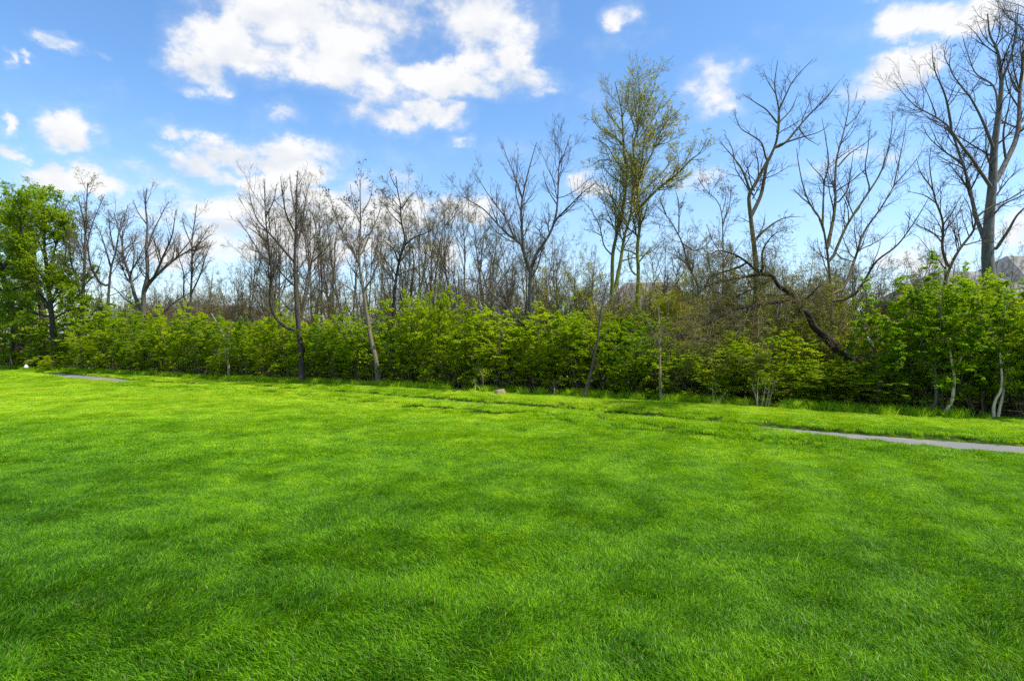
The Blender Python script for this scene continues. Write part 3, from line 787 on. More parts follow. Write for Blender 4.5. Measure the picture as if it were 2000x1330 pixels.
T_('mossy_tree', 'tallest mossy tree of the middle, one long limb reaching out from its bare forked crown', 22.5,
   [(1245,600),(1247,532),(1245,487),(1250,438),(1247,401),(1245,363),(1241,326),(1237,288),(1245,250),(1250,194),(1245,140)], (10.5, 1.2),
   [([(1248,408),(1265,389),(1288,367),(1322,341),(1348,314),(1367,299),(1380,273)],6,1),([(1243,345),(1269,310),(1288,262),(1310,228),(1328,215)],4,.8),([(1240,320),(1220,290),(1198,265),(1171,250),(1153,228)],4,.8),
    ([(1238,290),(1255,262),(1277,231),(1295,194)],4,.8),([(1240,330),(1205,318),(1175,312),(1155,325)],3,.8),([(1243,262),(1230,220),(1222,180)],3,.8),([(1247,225),(1270,190),(1280,165)],3,.8),([(1247,500),(1231,491),(1213,487)],4,1.5),([(1247,513),(1262,495),(1275,483)],3.5,1.5),
    ([(1240,325),(1262,290),(1300,280),(1335,260)],3,.8),([(1246,385),(1270,360),(1300,330),(1315,300)],3,.8),([(1243,540),(1230,520),(1226,480)],4,1)],
   bark=B_MOSS, twig=T_OLIVE, dens=2.4, up=0.10, leafy=(L_YEL, 1, 2, 0.065, .8, .75), len_k=1.15)
T_('bare_tree', 'small lichened tree sloping back from beside the tallest mossy tree', 25,
   [(1363,580),(1363,558),(1344,517),(1333,476),(1318,446),(1303,423),(1288,408),(1275,397)], (8, 1.2),
   [([(1326,460),(1326,420),(1325,393),(1318,370)],3,.8),([(1333,476),(1360,490),(1386,472),(1395,450)],3,.8),([(1345,520),(1320,500),(1296,490)],3,.8),([(1303,423),(1290,390),(1300,370)],2.5,.7)],
   bark=B_MOSS2, twig=T_GREY, dens=1.5, leafy=(L_BUD, 1, 2, 0.06, .8, .7))
T_('bare_tree', 'thin upright bare tree in the gap before the tall crooked lichened trunk', 23,
   [(1412,600),(1412,551),(1412,476),(1410,419),(1401,393),(1378,371),(1363,348)], (5.5, 1),
   [([(1411,440),(1425,400),(1428,360)],2.5,.7),([(1412,500),(1392,470),(1380,440)],2.5,.7),([(1410,420),(1418,380),(1412,345)],2,.7),([(1412,520),(1435,490),(1450,470)],2.5,.7)],
   bark=B_MOSS2, twig=T_GREY, dens=1.6, leafy=(L_BUD, 1, 2, 0.06, .8, .8))
T_('lichened_tree', 'tall crooked tree with orange lichened trunk splitting in two halfway up', 19.5,
   [(1470,640),(1476,590),(1477,525),(1472,476),(1466,423),(1463,382),(1476,359),(1495,322),(1513,288),(1521,250),(1521,213),(1513,168),(1519,119)], (15, 1.2),
   [([(1468,420),(1487,378),(1497,325),(1508,300)],8,5),([(1463,368),(1450,333),(1434,310),(1419,292),(1405,275)],5,.8),([(1497,315),(1487,280),(1468,265),(1446,250),(1434,220)],4,.8),([(1521,245),(1498,216),(1476,201),(1449,183)],4,.8),
    ([(1519,220),(1533,190),(1551,156),(1589,115)],3.5,.7),([(1514,290),(1536,277),(1558,250),(1585,220),(1612,195),(1642,155)],5,.7),([(1516,285),(1551,273),(1600,258),(1625,240)],4,.7),([(1474,470),(1498,446),(1529,427),(1562,423)],5,.9),
    ([(1519,190),(1500,160),(1490,135)],2.5,.7),([(1560,250),(1575,270),(1600,285)],3,.7),([(1434,310),(1430,290),(1415,262)],2.5,.7),([(1521,240),(1545,215),(1560,180)],3,.7)],
   bark=B_MOSS2, twig=T_DARK, dens=1.15, up=0.10, len_k=0.85)
T_('bare_tree', 'vase shaped bare tree with five upswept stems from one base, behind the leaning black trunk', 19,
   [(1624,590),(1622,560),(1617,505),(1613,474),(1604,433),(1581,397),(1568,361),(1559,316),(1556,290)], (9, 1.2),
   [([(1606,450),(1608,400),(1608,352),(1590,330),(1575,310)],5,.9),([(1616,490),(1631,406),(1631,352),(1635,307),(1649,253),(1658,203),(1655,175)],7,.9),([(1624,510),(1640,470),(1658,433),(1694,379),(1721,334),(1739,271),(1744,217)],6,.9),
    ([(1640,575),(1658,541),(1675,490),(1689,451),(1721,406),(1748,361),(1780,325),(1807,289)],6,.9),([(1640,590),(1671,573),(1690,545),(1712,510),(1753,478),(1789,429),(1815,385)],5.5,.9),([(1583,400),(1565,385),(1550,370)],3,1.5),
    ([(1633,330),(1660,300),(1690,280),(1712,255)],3.5,.7),([(1634,400),(1655,370),(1662,330),(1668,290)],3.5,.7),([(1700,372),(1690,330),(1695,290),(1700,240)],3,.7),([(1745,365),(1755,320),(1765,270),(1772,225)],3,.7),([(1650,250),(1675,225),(1690,195)],2.5,.7),([(1608,360),(1618,320),(1612,270),(1605,230)],3,.7)],
   bark=B_MOSS2, twig=T_DARK, dens=0.95, up=0.14, len_k=0.8)
T_('lichened_tree', 'two stemmed lichened tree bowing out over the light green shrub near the grey house', 19.3,
   [(1840,600),(1846,555),(1857,519),(1874,487),(1901,451),(1908,425),(1933,406),(1974,388),(2004,368)], (9, 2),
   [([(1853,525),(1841,487),(1841,433),(1825,384),(1816,325),(1818,290)],6,.9),([(1833,400),(1805,382),(1771,374)],3,.7),([(1841,440),(1860,415),(1875,385)],3,.7),([(1901,451),(1895,410),(1880,380)],3,.7),([(1822,370),(1800,340),(1790,310)],3,.7),([(1880,480),(1925,470),(1960,480)],3,.7),([(1838,470),(1815,450),(1790,440),(1772,420)],3,.7)],
   bark=B_MOSS2, twig=T_DARK, dens=1.3, leafy=(L_BUD, 1, 1, 0.05, .8, .4))
T_('oak_tree', 'massive grey trunked bare tree towering above everything beside the grey house', 20.5,
   [(1936,600),(1933,550),(1929,496),(1932,429),(1938,361),(1942,289),(1951,217),(1956,158),(1948,100),(1933,68),(1929,27)], (31, 2),
   [([(1939,365),(1965,316),(1987,262),(1992,180),(2000,113),(2004,40),(2000,-30)],11,1.5),([(1926,478),(1906,420),(1893,361),(1879,316),(1856,253),(1829,230),(1789,208),(1762,180),(1746,158)],8.5,1),
    ([(1938,370),(1920,343),(1898,310),(1875,280),(1858,255)],7,4),([(1859,253),(1847,190),(1825,135),(1820,90)],5,.8),([(1942,295),(1920,239),(1897,194),(1879,171),(1856,135),(1858,95)],6,.9),([(1950,225),(1942,171),(1906,144),(1888,99),(1880,70)],5,.9),
    ([(1942,492),(1969,451),(1987,420),(2015,395)],7,2),([(1956,160),(1975,110),(1985,60),(1990,10)],5,1),([(1830,230),(1815,190),(1800,160)],3,.7),([(1992,185),(1970,140),(1965,90)],4,.8),([(1965,318),(1960,260),(1972,200),(1975,150)],5,.8),
    ([(1879,316),(1850,300),(1815,270),(1800,240)],4,.8),([(1898,380),(1870,340),(1850,320),(1830,315)],4,.8),([(1987,262),(2020,220),(2040,170)],5,1),([(1932,430),(1960,400),(2000,380),(2030,350)],4,1),([(1860,140),(1845,110),(1850,80)],2.5,.7)],
   bark=B_OAK, twig=T_DARK, dens=1.15, up=0.10, len_k=0.95)
# leaning black tree with its tangle
T_('leaning_tree', 'leaning black trunk sweeping out over the hedge under a brown tangle of hanging vines', 17.5,
   [(1672,740),(1662,703),(1641,687),(1622,668),(1603,650)], (24, 17),
   [([(1603,650),(1588,636),(1578,614),(1556,598),(1545,574),(1522,560),(1508,538),(1490,537),(1468,521)],14,4),([(1655,695),(1664,670),(1673,655),(1690,634)],13,5),([(1530,590),(1500,592),(1475,598),(1433,605),(1405,619),(1370,636),(1340,640)],8,1.5),([(1470,600),(1440,622),(1408,647),(1370,659),(1342,661),(1300,654)],7,1.5),
    ([(1496,535),(1460,540),(1420,548),(1380,560),(1350,585)],6,1),([(1552,594),(1580,580),(1600,560),(1620,560)],5,1),([(1470,521),(1440,500),(1405,490),(1380,500)],5,1),([(1490,530),(1490,490),(1510,460),(1530,450)],5,1),
    ([(1510,545),(1480,560),(1440,580),(1420,610)],4,1),([(1450,520),(1420,530),(1390,540),(1370,570)],4,1)],
   bark=B_BLACK, twig=T_OLIVE, dens=3.5, up=-0.03, leafy=(L_BUD, 1, 1, 0.045, .8, .6), low=0.6, base_px=1674)
# the brown tangle of vines hanging in and round the leaning tree
lt = TR[-1]; r = np.random.default_rng(404)
Pv, Rv = lt.P[0], np.full(lt.P[0].shape[:2], 0.012)
vroot = empty('vine_tangle', tuple(lt.base)); tag(vroot, 'brown tangle of hanging leafless vines draped over the leaning black trunk', 'vine')
V1, S1 = spawn(r, Pv, Rv, 15, 0.6, ang=(30, 90), t0=.3, K=9, up=-.10, wig=.26, lmax=1.9, lmin=.6, rmin=.005)
V2_, S2 = spawn(r, V1, S1, 5.5, .7, ang=(20, 70), K=7, up=-.07, wig=.28, lmax=1.1, lmin=.3, rmin=.0042)
V3_, S3 = spawn(r, V2_, S2, 3, .5, ang=(20, 70), K=4, up=.03, wig=.28, lmax=.5, lmin=.12, rmin=.0036)
V, Q = join([tube(V1, S1, 4), tube(V2_, S2, 3)]); link('vine', mk('vine', V, [Q], T_BROWN, smooth=True), vroot)
V, Q = tube(V3_, S3, 3); link('shoots', mk('shoots', V, [Q], T_OLIVE, smooth=True), vroot)
pts, _ = leaf_points(r, V3_[r.random(len(V3_)) < .6], 1, .03)
V, Q, ti = leaves(r, pts, .045, .8, .8); link('buds', mk('buds', V, [Q], L_OLV, {'tint': ti}), vroot)
# stems along the hedge foot
T_('sapling', 'leaning grey stem curving out of the hedge foot in the middle of the lawn edge', 19.0,
   [(1136,783),(1151,741),(1159,703),(1168,661),(1174,606),(1187,551)], (7, 2), [([(1170,640),(1160,600),(1155,560)],2.5,.8),([(1174,606),(1195,580),(1205,560)],2.5,.8)], bark=B_GREY, twig=T_GREY, dens=1.2, low=0.5, leafy=(L_YEL, 1, 1, 0.05, 1, .5))
T_('sapling', 'straight tan stem before the hedge below the yellow green bush', 18.4,
   [(1292,786),(1289,724),(1288,661),(1286,600)], (6.5, 2), [([(1288,690),(1278,660),(1262,620)],2.5,.8),([(1288,660),(1302,620),(1310,580)],2.5,.8)], bark=B_PALE, twig=T_BROWN, dens=1.3, low=0.5, leafy=(L_YEL, 2, 3, 0.055, 1, .8))
T_('sapling', 'short bent cream stem rising from the lawn edge left of the twin cream stems', 15.0,
   [(1844,814),(1851,797),(1860,780),(1862,762),(1864,740),(1858,700),(1850,660)], (7, 3), [([(1862,728),(1875,705),(1890,680)],3,1)], bark=B_CREAM, twig=T_BROWN, dens=3.0, low=0.45, leafy=(L_LIME, 4, 4, 0.08, 1.4, 1))
T_('sapling', 'stubby grey brown stem just left of the bent cream stem', 15.1,
   [(1817,812),(1820,797),(1827,783),(1828,760),(1826,720),(1828,682)], (7, 3), [([(1827,740),(1810,710),(1795,690)],3,1)], bark=B_GREY, twig=T_BROWN, dens=3.0, low=0.45, leafy=(L_LIME, 4, 4, 0.08, 1.4, 1))
T_('sapling', 'twin cream stems curving together at the lawn edge, nearest stems of the hedge', 14.6,
   [(1941,818),(1941,795),(1946,778),(1954,764),(1957,740),(1953,689)], (5.5, 3), [([(1949,819),(1952,800),(1957,780),(1961,762),(1964,735),(1975,700)],6,3),([(1955,715),(1968,690),(1980,670)],2.5,1)], bark=B_CREAM, twig=T_BROWN, dens=3.0, low=0.45, leafy=(L_LIME, 4, 4, 0.08, 1.4, 1))
T_('sapling', 'broken reddish stem with a white split beside the fork of the black trunk', 16.2,
   [(1716,760),(1712,705),(1706,680),(1694,656),(1684,640)], (9, 6), [], bark=B_RED, twig=T_BROWN, dens=.6, low=0.6)
# the white split wood on it
rt = TR[-1]; kk = 16.1 / F
A_ = np.array([P2W(1693, 657, 16.02), P2W(1698, 664, 16.04), P2W(1703, 671, 16.06), P2W(1707, 677, 16.07)]) - rt.base
V, Q = tube(A_[None], (np.array([1.2, 2.6, 2.8, 1.0]) * kk)[None], 6)
wd = mat('split_wood'); t = NT(wd)
p = t.N('ShaderNodeBsdfPrincipled', {'Base Color': t.ramp(t.noise(t.N('ShaderNodeTexCoord').outputs['Object'], 60), [(0.3, (0.55, 0.50, 0.44)), (0.7, (0.80, 0.77, 0.72))]), 'Roughness': 0.8})
t.N('ShaderNodeOutputMaterial', {0: p.outputs[0]})
link('split_wood', mk('split_wood', V, [Q], wd, smooth=True), rt.root)
# low multi-stemmed clumps
for (lab, d, stems) in [
    ('fan of five thin pale stems at the lawn edge below the brown vine tangle', 16.6, [[(1480,797),(1476,772),(1468,748)],[(1480,797),(1479,765),(1481,735)],[(1486,798),(1492,770),(1496,745)],[(1494,797),(1500,770),(1505,742)],[(1499,796),(1507,765),(1515,740)]]),
    ('pair of crossed thin stems left of the fan of pale stems', 17.1, [[(1396,792),(1393,770),(1391,745)],[(1401,792),(1408,775),(1420,760)]]),
    ('short thin pale stem standing alone between the fan and the black trunk', 16.0, [[(1661,804),(1658,790),(1654,782)]]),
    ('two pale thin stems crossing behind the white marker', 39.5, [[(26,722),(22,705),(19,695)],[(83,720),(76,708),(68,698)]]),
    ('thin bowed pale stem beyond the maple trunk, before the grey path', 37.5, [[(150,725),(146,712),(140,700)],[(172,724),(171,712),(168,698)]]),
    ('two slight upright stems next to the tan rock', 20.9, [[(928,774),(928,760),(927,745)],[(943,775),(944,755),(942,735),(934,722)]]),
    ('single straight thin stem midway from the tan rock to the leaning grey stem', 19.6, [[(1083,780),(1083,765),(1082,750)]]),
    ('grey stem pair beside the foot of the tan footed tree', 25.0, [[(700,753),(701,730),(699,705),(704,690)],[(729,757),(728,735),(727,715)]])]:
    def mkclump(lab, d, stems):
        b = P2W(stems[0][0][0], 0, d); b[2] = float(ground_z(b[0:1], b[1:2])[0])
        root = empty('stem_clump', tuple(b)); tag(root, lab, 'shrub', 'thin stems along the hedge foot')
        for st in stems:
            px = np.array(st, float)
            base_y = CY + HC * F / d; px[:, 1] += base_y - stems[0][0][1]
            W = np.array([P2W(a, c, d + 0.08 * i) for i, (a, c) in enumerate(px)]) - b
            W[0, 2] = -0.05
            W = resample(W, 8); r = np.random.default_rng(int(px[0, 0]))
            R = np.linspace(2.7, 1.6, 8) * 0.5 * d / F * 1.1
            Vs = [tube(W[None], R[None], 6)]
            me = mk('stem', *[Vs[0][0], [Vs[0][1]]], B_PALE, smooth=True)
            link('stem', me, root)
            P1, R1 = spawn(r, W[None], R[None], 6, 0.5, t0=0.4, K=5, up=.15)
            P2, R2 = spawn(r, P1, R1, 4, 0.5, K=4)
            V, Q = join([tube(P1, R1, 4), tube(P2, R2, 3)])
            link('twigs', mk('twigs', V, [Q], T_BROWN, smooth=True), root)
            pts, _ = leaf_points(r, P2, 6, 0.05)
            V, Q, ti = leaves(r, pts, 0.055, 1.4, .7)
            link('foliage', mk('foliage', V, [Q], L_LIME, {'tint': ti}), root)
    mkclump(lab, d, stems)

# ------------------------------------------------------------ hedge shrubs
def shrub_variant(seed, leafn=15, H=3.4, spreadk=1.0, lsize=0.073):
    r = np.random.default_rng(seed)
    n = 8
    K = 9
    P = np.empty((n, K, 3))
    a = np.arange(n) * 2 * np.pi / n + r.normal(0, 0.3, n)
    P[:, 0] = np.stack([np.cos(a) * 0.22, np.sin(a) * 0.22, np.full(n, -0.1)], 1)
    tilt = np.radians(r.uniform(8, 34, n)) * spreadk
    d = np.stack([np.cos(a) * np.sin(tilt), np.sin(a) * np.sin(tilt), np.cos(tilt)], 1)
    Ls = H * r.uniform(0.78, 1.08, n)
    for j in range(1, K):
        out = np.stack([np.cos(a), np.sin(a), np.zeros(n)], 1)
        d = norm(d + out * 0.06 * spreadk + r.normal(0, 0.08, (n, 3)))
        P[:, j] = P[:, j - 1] + d * (Ls / (K - 1))[:, None]
    R0 = np.linspace(1, 0.25, K)[None] * r.uniform(0.018, 0.034, n)[:, None]
    P1, R1 = spawn(r, P, R0, 12, 0.42, ang=(40, 80), t0=0.10, K=6, up=-0.04, wig=0.10, lmax=1.6, flat=0.7)
    P2, R2 = spawn(r, P1, R1, 6.5, 0.50, ang=(30, 65), t0=0.12, K=5, up=0.0, wig=0.12, lmax=0.85, flat=0.8, lay=0.7)
    P3, R3 = spawn(r, P2, R2, 2.8, 0.6, ang=(30, 60), t0=0.1, K=3, up=0.0, wig=0.08, lmax=0.42, flat=0.95, rmin=0.0022, lay=0.5)
    stems = join([tube(P, R0, 6)])
    twigs = join([tube(P1, R1, 5), tube(P2, R2, 3), tube(P3, R3, 3)])
    pts, idx = leaf_points(r, P3, leafn, 0.03, 0.05)
    p2, i2 = leaf_points(r, P2, 9, 0.035, 0.1)
    tint = np.concatenate([r.random(len(P3))[idx], r.random(len(P2))[i2]])
    pts = np.vstack([pts, p2])
    keep = pts[:, 2] > 0.04
    # twigs near the ground are thinly leaved
    keep &= (pts[:, 2] > 0.9) | (r.random(len(pts)) < 0.75)
    pts = pts[keep]; tint = tint[keep]
    tint = np.clip(tint * 0.6 + 0.4 * r.random(len(pts)), 0, 1)
    V, Q, ti = leaves(r, pts, lsize, 1.7, 0.5, 0.64, tint)
    ms = mk('stems', stems[0], [stems[1]], B_STEM, smooth=True)
    mt = mk('twigs', twigs[0], [twigs[1]], T_SHRUB, smooth=True)
    mf = mk('foliage', V, [Q], L_LIME, {'tint': ti})
    zmax = np.percentile(pts[:, 2], 98.0); rad = np.percentile(np.hypot(pts[:, 0], pts[:, 1]), 92)
    return ms, mt, mf, zmax, rad
SV = [shrub_variant(500 + i, 18, spreadk=(0.8 + 0.5 * (i % 3) / 2)) for i in range(8)]
LM = [(-300, 'the far corner'), (108, 'the big maple'), (279, 'the wide bare tree'), (448, 'the pale sapling'), (590, 'the dark forked tree'), (740, 'the tan footed tree'),
      (975, 'the tan rock'), (1137, 'the grey stem'), (1291, 'the tan stem'), (1480, 'the stem fan'), (1650, 'the black trunk'),
      (1850, 'the bent cream stem'), (1944, 'the twin cream stems'), (2400, 'the hedge end')]
ORD = ['first', 'second', 'third', 'fourth', 'fifth', 'sixth', 'seventh', 'eighth', 'ninth', 'tenth', 'eleventh', 'twelfth', 'thirteenth', 'fourteenth', 'fifteenth', 'sixteenth', 'seventeenth', 'eighteenth']
_t = ['', 'first', 'second', 'third', 'fourth', 'fifth', 'sixth', 'seventh', 'eighth', 'ninth']
for _n in range(19, 80):
    _d = {1: 'nineteenth', 2: 'twenty', 3: 'thirty', 4: 'forty', 5: 'fifty', 6: 'sixty', 7: 'seventy'}
    ORD.append('nineteenth' if _n == 19 else (_d[_n // 10][:-1] + 'ieth') if _n % 10 == 0 else _d[_n // 10] + '-' + _t[_n % 10])
def place_labels(pxs, fmt):
    cnt = {}
    out = []
    for px in pxs:
        k = max(i for i in range(len(LM)) if LM[i][0] <= px) if px >= LM[0][0] else 0
        k = min(k, len(LM) - 2)
        cnt[k] = cnt.get(k, 0) + 1
        out.append(fmt(ORD[cnt[k] - 1], LM[k][1], LM[k + 1][1]))
    return out
def put_shrub(vi, x, y, H, width, rot, label, name='hedge_shrub', group='leafy shrubs that form the hedge'):
    ms, mt, mf, zmax, rad = SV[vi % len(SV)]
    z = float(ground_z(np.array([x]), np.array([y]))[0])
    root = empty(name, (x, y, z))
    root.rotation_euler = (0, 0, rot)
    k = H / zmax
    root.scale = (width / rad, width / rad, k)
    tag(root, label, 'shrub', group)
    link('stems', ms, root); link('twigs', mt, root); link('foliage', mf, root)
    return root
front = [(-60,690),(-5,700),(55,702),(120,695),(178,668),(222,600),(262,618),(305,630),(348,604),(392,622),(438,622),(484,626),(530,628),(572,616),(616,640),(660,630),(704,614),(752,640),(792,600),(838,572),(884,598),
         (932,620),(980,606),(1030,634),(1082,626),(1134,616),(1186,618),(1240,626),(1300,650),(1362,672),(1424,668),(1490,655),(1556,700),(1618,724),(1682,708),(1748,635),(1790,558),(1845,552),(1916,546),(2010,580),(2110,600),(2230,590),(2370,600)]
fmt_f = lambda o, a, b: '%s leafy front hedge shrub from %s to %s' % (o, a, b)
labs = place_labels([p[0] for p in front], fmt_f)
r = np.random.default_rng(77)
for i, (px, yt) in enumerate(front):
    d = edge_depth(px)
    rad = 0.92 + 0.022 * d * 0.5 + r.uniform(-0.08, 0.16)
    X0 = np.array([(px - CX) / F * d, d]) + hn * rad * 1.05
    # keep the photo column after stepping back
    dd = X0[1]; X0[0] = (px - CX) / F * dd
    H = HC + (CY - yt) / F * dd
    H = max(H, 0.9)
    put_shrub(i * 3 + 1, X0[0], X0[1], H, rad * r.uniform(1.1, 1.4) * (1.25 if px > 1700 else 1.0), r.uniform(0, 6.28), labs[i])
# second and third rows fill the hedge's depth
back = [(px_, 596 + r.uniform(-12, 24), 8.0, 1) for px_ in (-30, 40, 100, 165, 225)]
for row, (off, stp, dy) in enumerate([(2.6, 54, 8), (4.9, 66, 14)]):
    px = -40 + row * 25
    while px < 2380:
        yt = np.interp(px, [p[0] for p in front], [p[1] for p in front]) + dy + r.uniform(-10, 14)
        if 1320 < px < 1700: yt = 648 + r.uniform(-14, 14)
        if px < 190: yt = 618 + r.uniform(-10, 20) + row * -14
        back.append((px, yt, off, row))
        px += stp * (0.8 + 0.4 * r.random()) * (1 if px < 1300 else 1.35)
for row, nm in ((0, 'second hedge row'), (1, 'hedge rear')):
    B = [b for b in back if b[3] == row]
    labs = place_labels([b[0] for b in B], lambda o, a, b, nm=nm: '%s shrub, %s, %s to %s' % (o, nm, a, b))
    for i, (px, yt, off, _) in enumerate(B):
        d = edge_depth(px) + off * 1.15
        H = max(1.0, HC + (CY - yt) / F * d)
        put_shrub(i * 5 + row + 2, (px - CX) / F * d, d, H, 1.45 + 0.2 * r.random(), r.uniform(0, 6.28), labs[i], group='shrubs deeper in the hedge')

# yellow-green brush standing above the hedge
for (px, yt, off, wd_, lab, sd, leafm, n3) in [
    (1300, 528, 2.6, 1.1, 'loose yellow green bush in fresh leaf rising above the hedge behind the straight tan stem', 1, L_YEL, 5),
    (1345, 560, 3.8, 1.2, 'ragged yellow green bush half hidden in the vine tangle', 2, L_YEL, 3),
    (1102, 492, 5.0, 1.1, 'narrow pointed yellow green young tree behind the spreading bare tree', 3, L_YEL, 5),
    (1165, 590, 2.2, 0.9, 'small bright bush in new leaf at the foot of the mossy pair of stems', 4, L_YEL, 4),
    (1560, 470, 3.4, 1.5, 'olive twiggy bush full of buds between the crooked lichened trunk and the vase shaped tree', 5, L_OLV, 5),
    (1690, 450, 5.0, 1.5, 'brown twiggy bush under the upswept stems of the vase shaped tree', 6, L_BUD, 4),
    (1430, 480, 4.4, 1.5, 'dense brown brush behind the vine tangle', 7, L_OLV, 5),
    (1500, 560, 2.4, 1.3, 'olive brush in the vine tangle at the crooked lichened trunk', 8, L_OLV, 5),
    (1620, 560, 3.0, 1.2, 'low budding brush above the leaning black trunk', 9, L_OLV, 5),
    (215, 570, 5.0, 1.0, 'airy light green bush between the maple and the wide crowned bare tree', 10, L_LIME, 4),
    (835, 578, 3.0, 1.1, 'tall bright green bush standing out of the hedge behind the thicket edge', 11, L_LIME, 6)]:
    r2 = np.random.default_rng(900 + sd)
    d = edge_depth(px) + off * 1.15
    H = HC + (CY - yt) / F * d
    n = 7
    P = np.empty((n, 9, 3)); a = r2.random(n) * 6.28
    P[:, 0] = np.stack([np.cos(a) * .12, np.sin(a) * .12, np.full(n, -.1)], 1)
    til = np.radians(r2.uniform(2, 20, n)) * wd_
    dv = np.stack([np.cos(a) * np.sin(til), np.sin(a) * np.sin(til), np.cos(til)], 1)
    Ls = H * r2.uniform(.7, 1.0, n)
    for j in range(1, 9):
        dv = norm(dv + r2.normal(0, .07, (n, 3)) + np.array([0, 0, .05]))
        P[:, j] = P[:, j - 1] + dv * (Ls / 8)[:, None]
    R0 = np.linspace(1, .2, 9)[None] * r2.uniform(.018, .035, n)[:, None]
    P1, R1 = spawn(r2, P, R0, 14, .30, t0=.35, K=6, up=.08, lmax=1.5)
    P2, R2 = spawn(r2, P1, R1, 6, .5, K=5, up=.08, lmax=.7)
    P3, R3 = spawn(r2, P2, R2, 3, .5, K=3, up=.08, lmax=.35)
    b = np.array([(px - CX) / F * d, d, 0.0]); b[2] = float(ground_z(b[0:1], b[1:2])[0])
    root = empty('budding_bush', tuple(b)); tag(root, lab, 'bush', 'loose brush rising above the hedge')
    V, Q = tube(P, R0, 6); link('stems', mk('stems', V, [Q], B_MOSS2, smooth=True), root)
    V, Q = join([tube(P1, R1, 4), tube(P2, R2, 3), tube(P3, R3, 3)]); link('twigs', mk('twigs', V, [Q], T_OLIVE, smooth=True), root)
    pts, _ = leaf_points(r2, P3, n3, .04)
    V, Q, ti = leaves(r2, pts, .06 if leafm in (L_YEL, L_LIME) else .048, 1.0, .8)
    link('foliage', mk('foliage', V, [Q], leafm, {'tint': ti}), root)

# fallen leaves and broken twigs on the ground under the hedge's edge
r = np.random.default_rng(61)
n = 5200
s_l = r.uniform(0, 62, n); o_l = 0.15 + np.abs(r.normal(0, 1.0, n)) - 0.25
q = HA[None] + hd[None] * s_l[:, None] + hn[None] * o_l[:, None]
pl = np.column_stack([q, ground_z(q[:, 0], q[:, 1]) + r.uniform(0.01, 0.05, n)])
V, Q, ti = leaves(r, pl, 0.075, 2.2, .5, .7)
L_DEAD = leaf_mat('dead_leaf', [(0.0, (0.10, 0.06, 0.03)), (0.5, (0.22, 0.14, 0.07)), (1.0, (0.36, 0.26, 0.14))], 0.15, 0.0)
tag(link('leaf_litter', mk('leaf_litter', V, [Q], L_DEAD, {'tint': ti})), kind='stuff')
n = 420
s_l = r.uniform(0, 62, n); o_l = r.uniform(-0.15, 1.4, n)
q = HA[None] + hd[None] * s_l[:, None] + hn[None] * o_l[:, None]
P = np.empty((n, 4, 3)); P[:, 0] = np.column_stack([q, ground_z(q[:, 0], q[:, 1]) + 0.03])
a_ = r.random(n) * 6.28
for j in range(1, 4):
    a_ = a_ + r.normal(0, .3, n)
    P[:, j] = P[:, j - 1] + np.stack([np.cos(a_), np.sin(a_), r.normal(0.12, .12, n)], 1) * r.uniform(.06, .22, n)[:, None]
V, Q = tube(P, np.linspace(1, .4, 4)[None] * r.uniform(.004, .012, n)[:, None], 4)
tag(link('fallen_twigs', mk('fallen_twigs', V, [Q], B_PALE, smooth=True)), kind='stuff')

# ------------------------------------------------------------ thicket of bare trees behind the hedge
def thicket_variant(seed):
    r = np.random.default_rng(seed)
    K = 14; H = 9.0
    P = np.empty((1, K, 3)); P[0, 0] = (0, 0, -0.1); d = norm(np.array([[r.normal(0, .06), r.normal(0, .06), 1.0]]))
    for j in range(1, K):
        d = norm(d + r.normal(0, .07, (1, 3)) + np.array([0, 0, .12]))
        P[:, j] = P[:, j - 1] + d * H / (K - 1)
    R0 = np.linspace(1, .12, K)[None] * 0.085
    Pa, Ra = spawn(r, P, R0, 9, .46, ang=(24, 58), t0=.22, K=9, up=.09, wig=.12, lmax=4.5, rk=.62)
    Ra = Ra * 1.25
    P1, R1 = spawn(r, np.vstack([Pa]), Ra, 8, .34, t0=.15, K=7, up=.12, wig=.13, lmax=1.8)
    P1b, R1b = spawn(r, P, R0, 14, .13, t0=.35, K=7, up=.12, wig=.13, lmax=1.6, rk=.4)
    P1 = np.vstack([P1, P1b]); R1 = np.vstack([R1, R1b])
    P2, R2 = spawn(r, P1, R1, 6.5, .5, K=4, up=.10, wig=.18, lmax=.8, rmin=.004)
    P3, R3 = spawn(r, P2, R2, 2.4, .55, K=3, up=.10, wig=.2, lmax=.4, rmin=.0038)
    bark = [B_GREY, B_DARK, B_DARK, B_MOSS2][seed % 4]; tw = [T_GREY, T_DARK, T_BROWN, T_GREY][seed % 4]
    V, Q = tube(P, R0, 7); mtk = mk('trunk', V, [Q], bark, smooth=True)
    V, Q = join([tube(Pa, Ra, 5), tube(P1, R1, 4), tube(P2, R2, 3), tube(P3, R3, 3)]); mcr = mk('crown', V, [Q], tw, smooth=True)
    pts, _ = leaf_points(r, P3[r.random(len(P3)) < .5], 1, .03)
    V, Q, ti = leaves(r, pts, .06, .8, .8); mfo = mk('foliage', V, [Q], L_OLV, {'tint': ti})
    return mtk, mcr, mfo
TV = [thicket_variant(700 + i) for i in range(7)]
r = np.random.default_rng(31)
top_prof = ([-50, 130, 200, 300, 400, 440, 480, 520, 560, 620, 650, 700, 760, 800, 850, 900, 950, 1000, 1060, 1120, 1180, 1250, 1320, 1400, 1460, 1520, 1600, 1700, 1800, 1900, 2000],
            [440, 480, 500, 540, 500, 520, 440, 400, 380, 370, 380, 420, 400, 390, 370, 360, 390, 430, 440, 460, 480, 470, 450, 430, 480, 470, 480, 500, 480, 470, 460])
bg = []
px = -30.0
while px < 2040:
    dense = 1.0 if 440 < px < 1130 else 0.7 if 1250 < px < 1700 else 0.42
    bg.append((px, np.interp(px, *top_prof) + abs(r.normal(0, 26)), r.uniform(5.5, 17)))
    px += r.uniform(8, 22) / dense
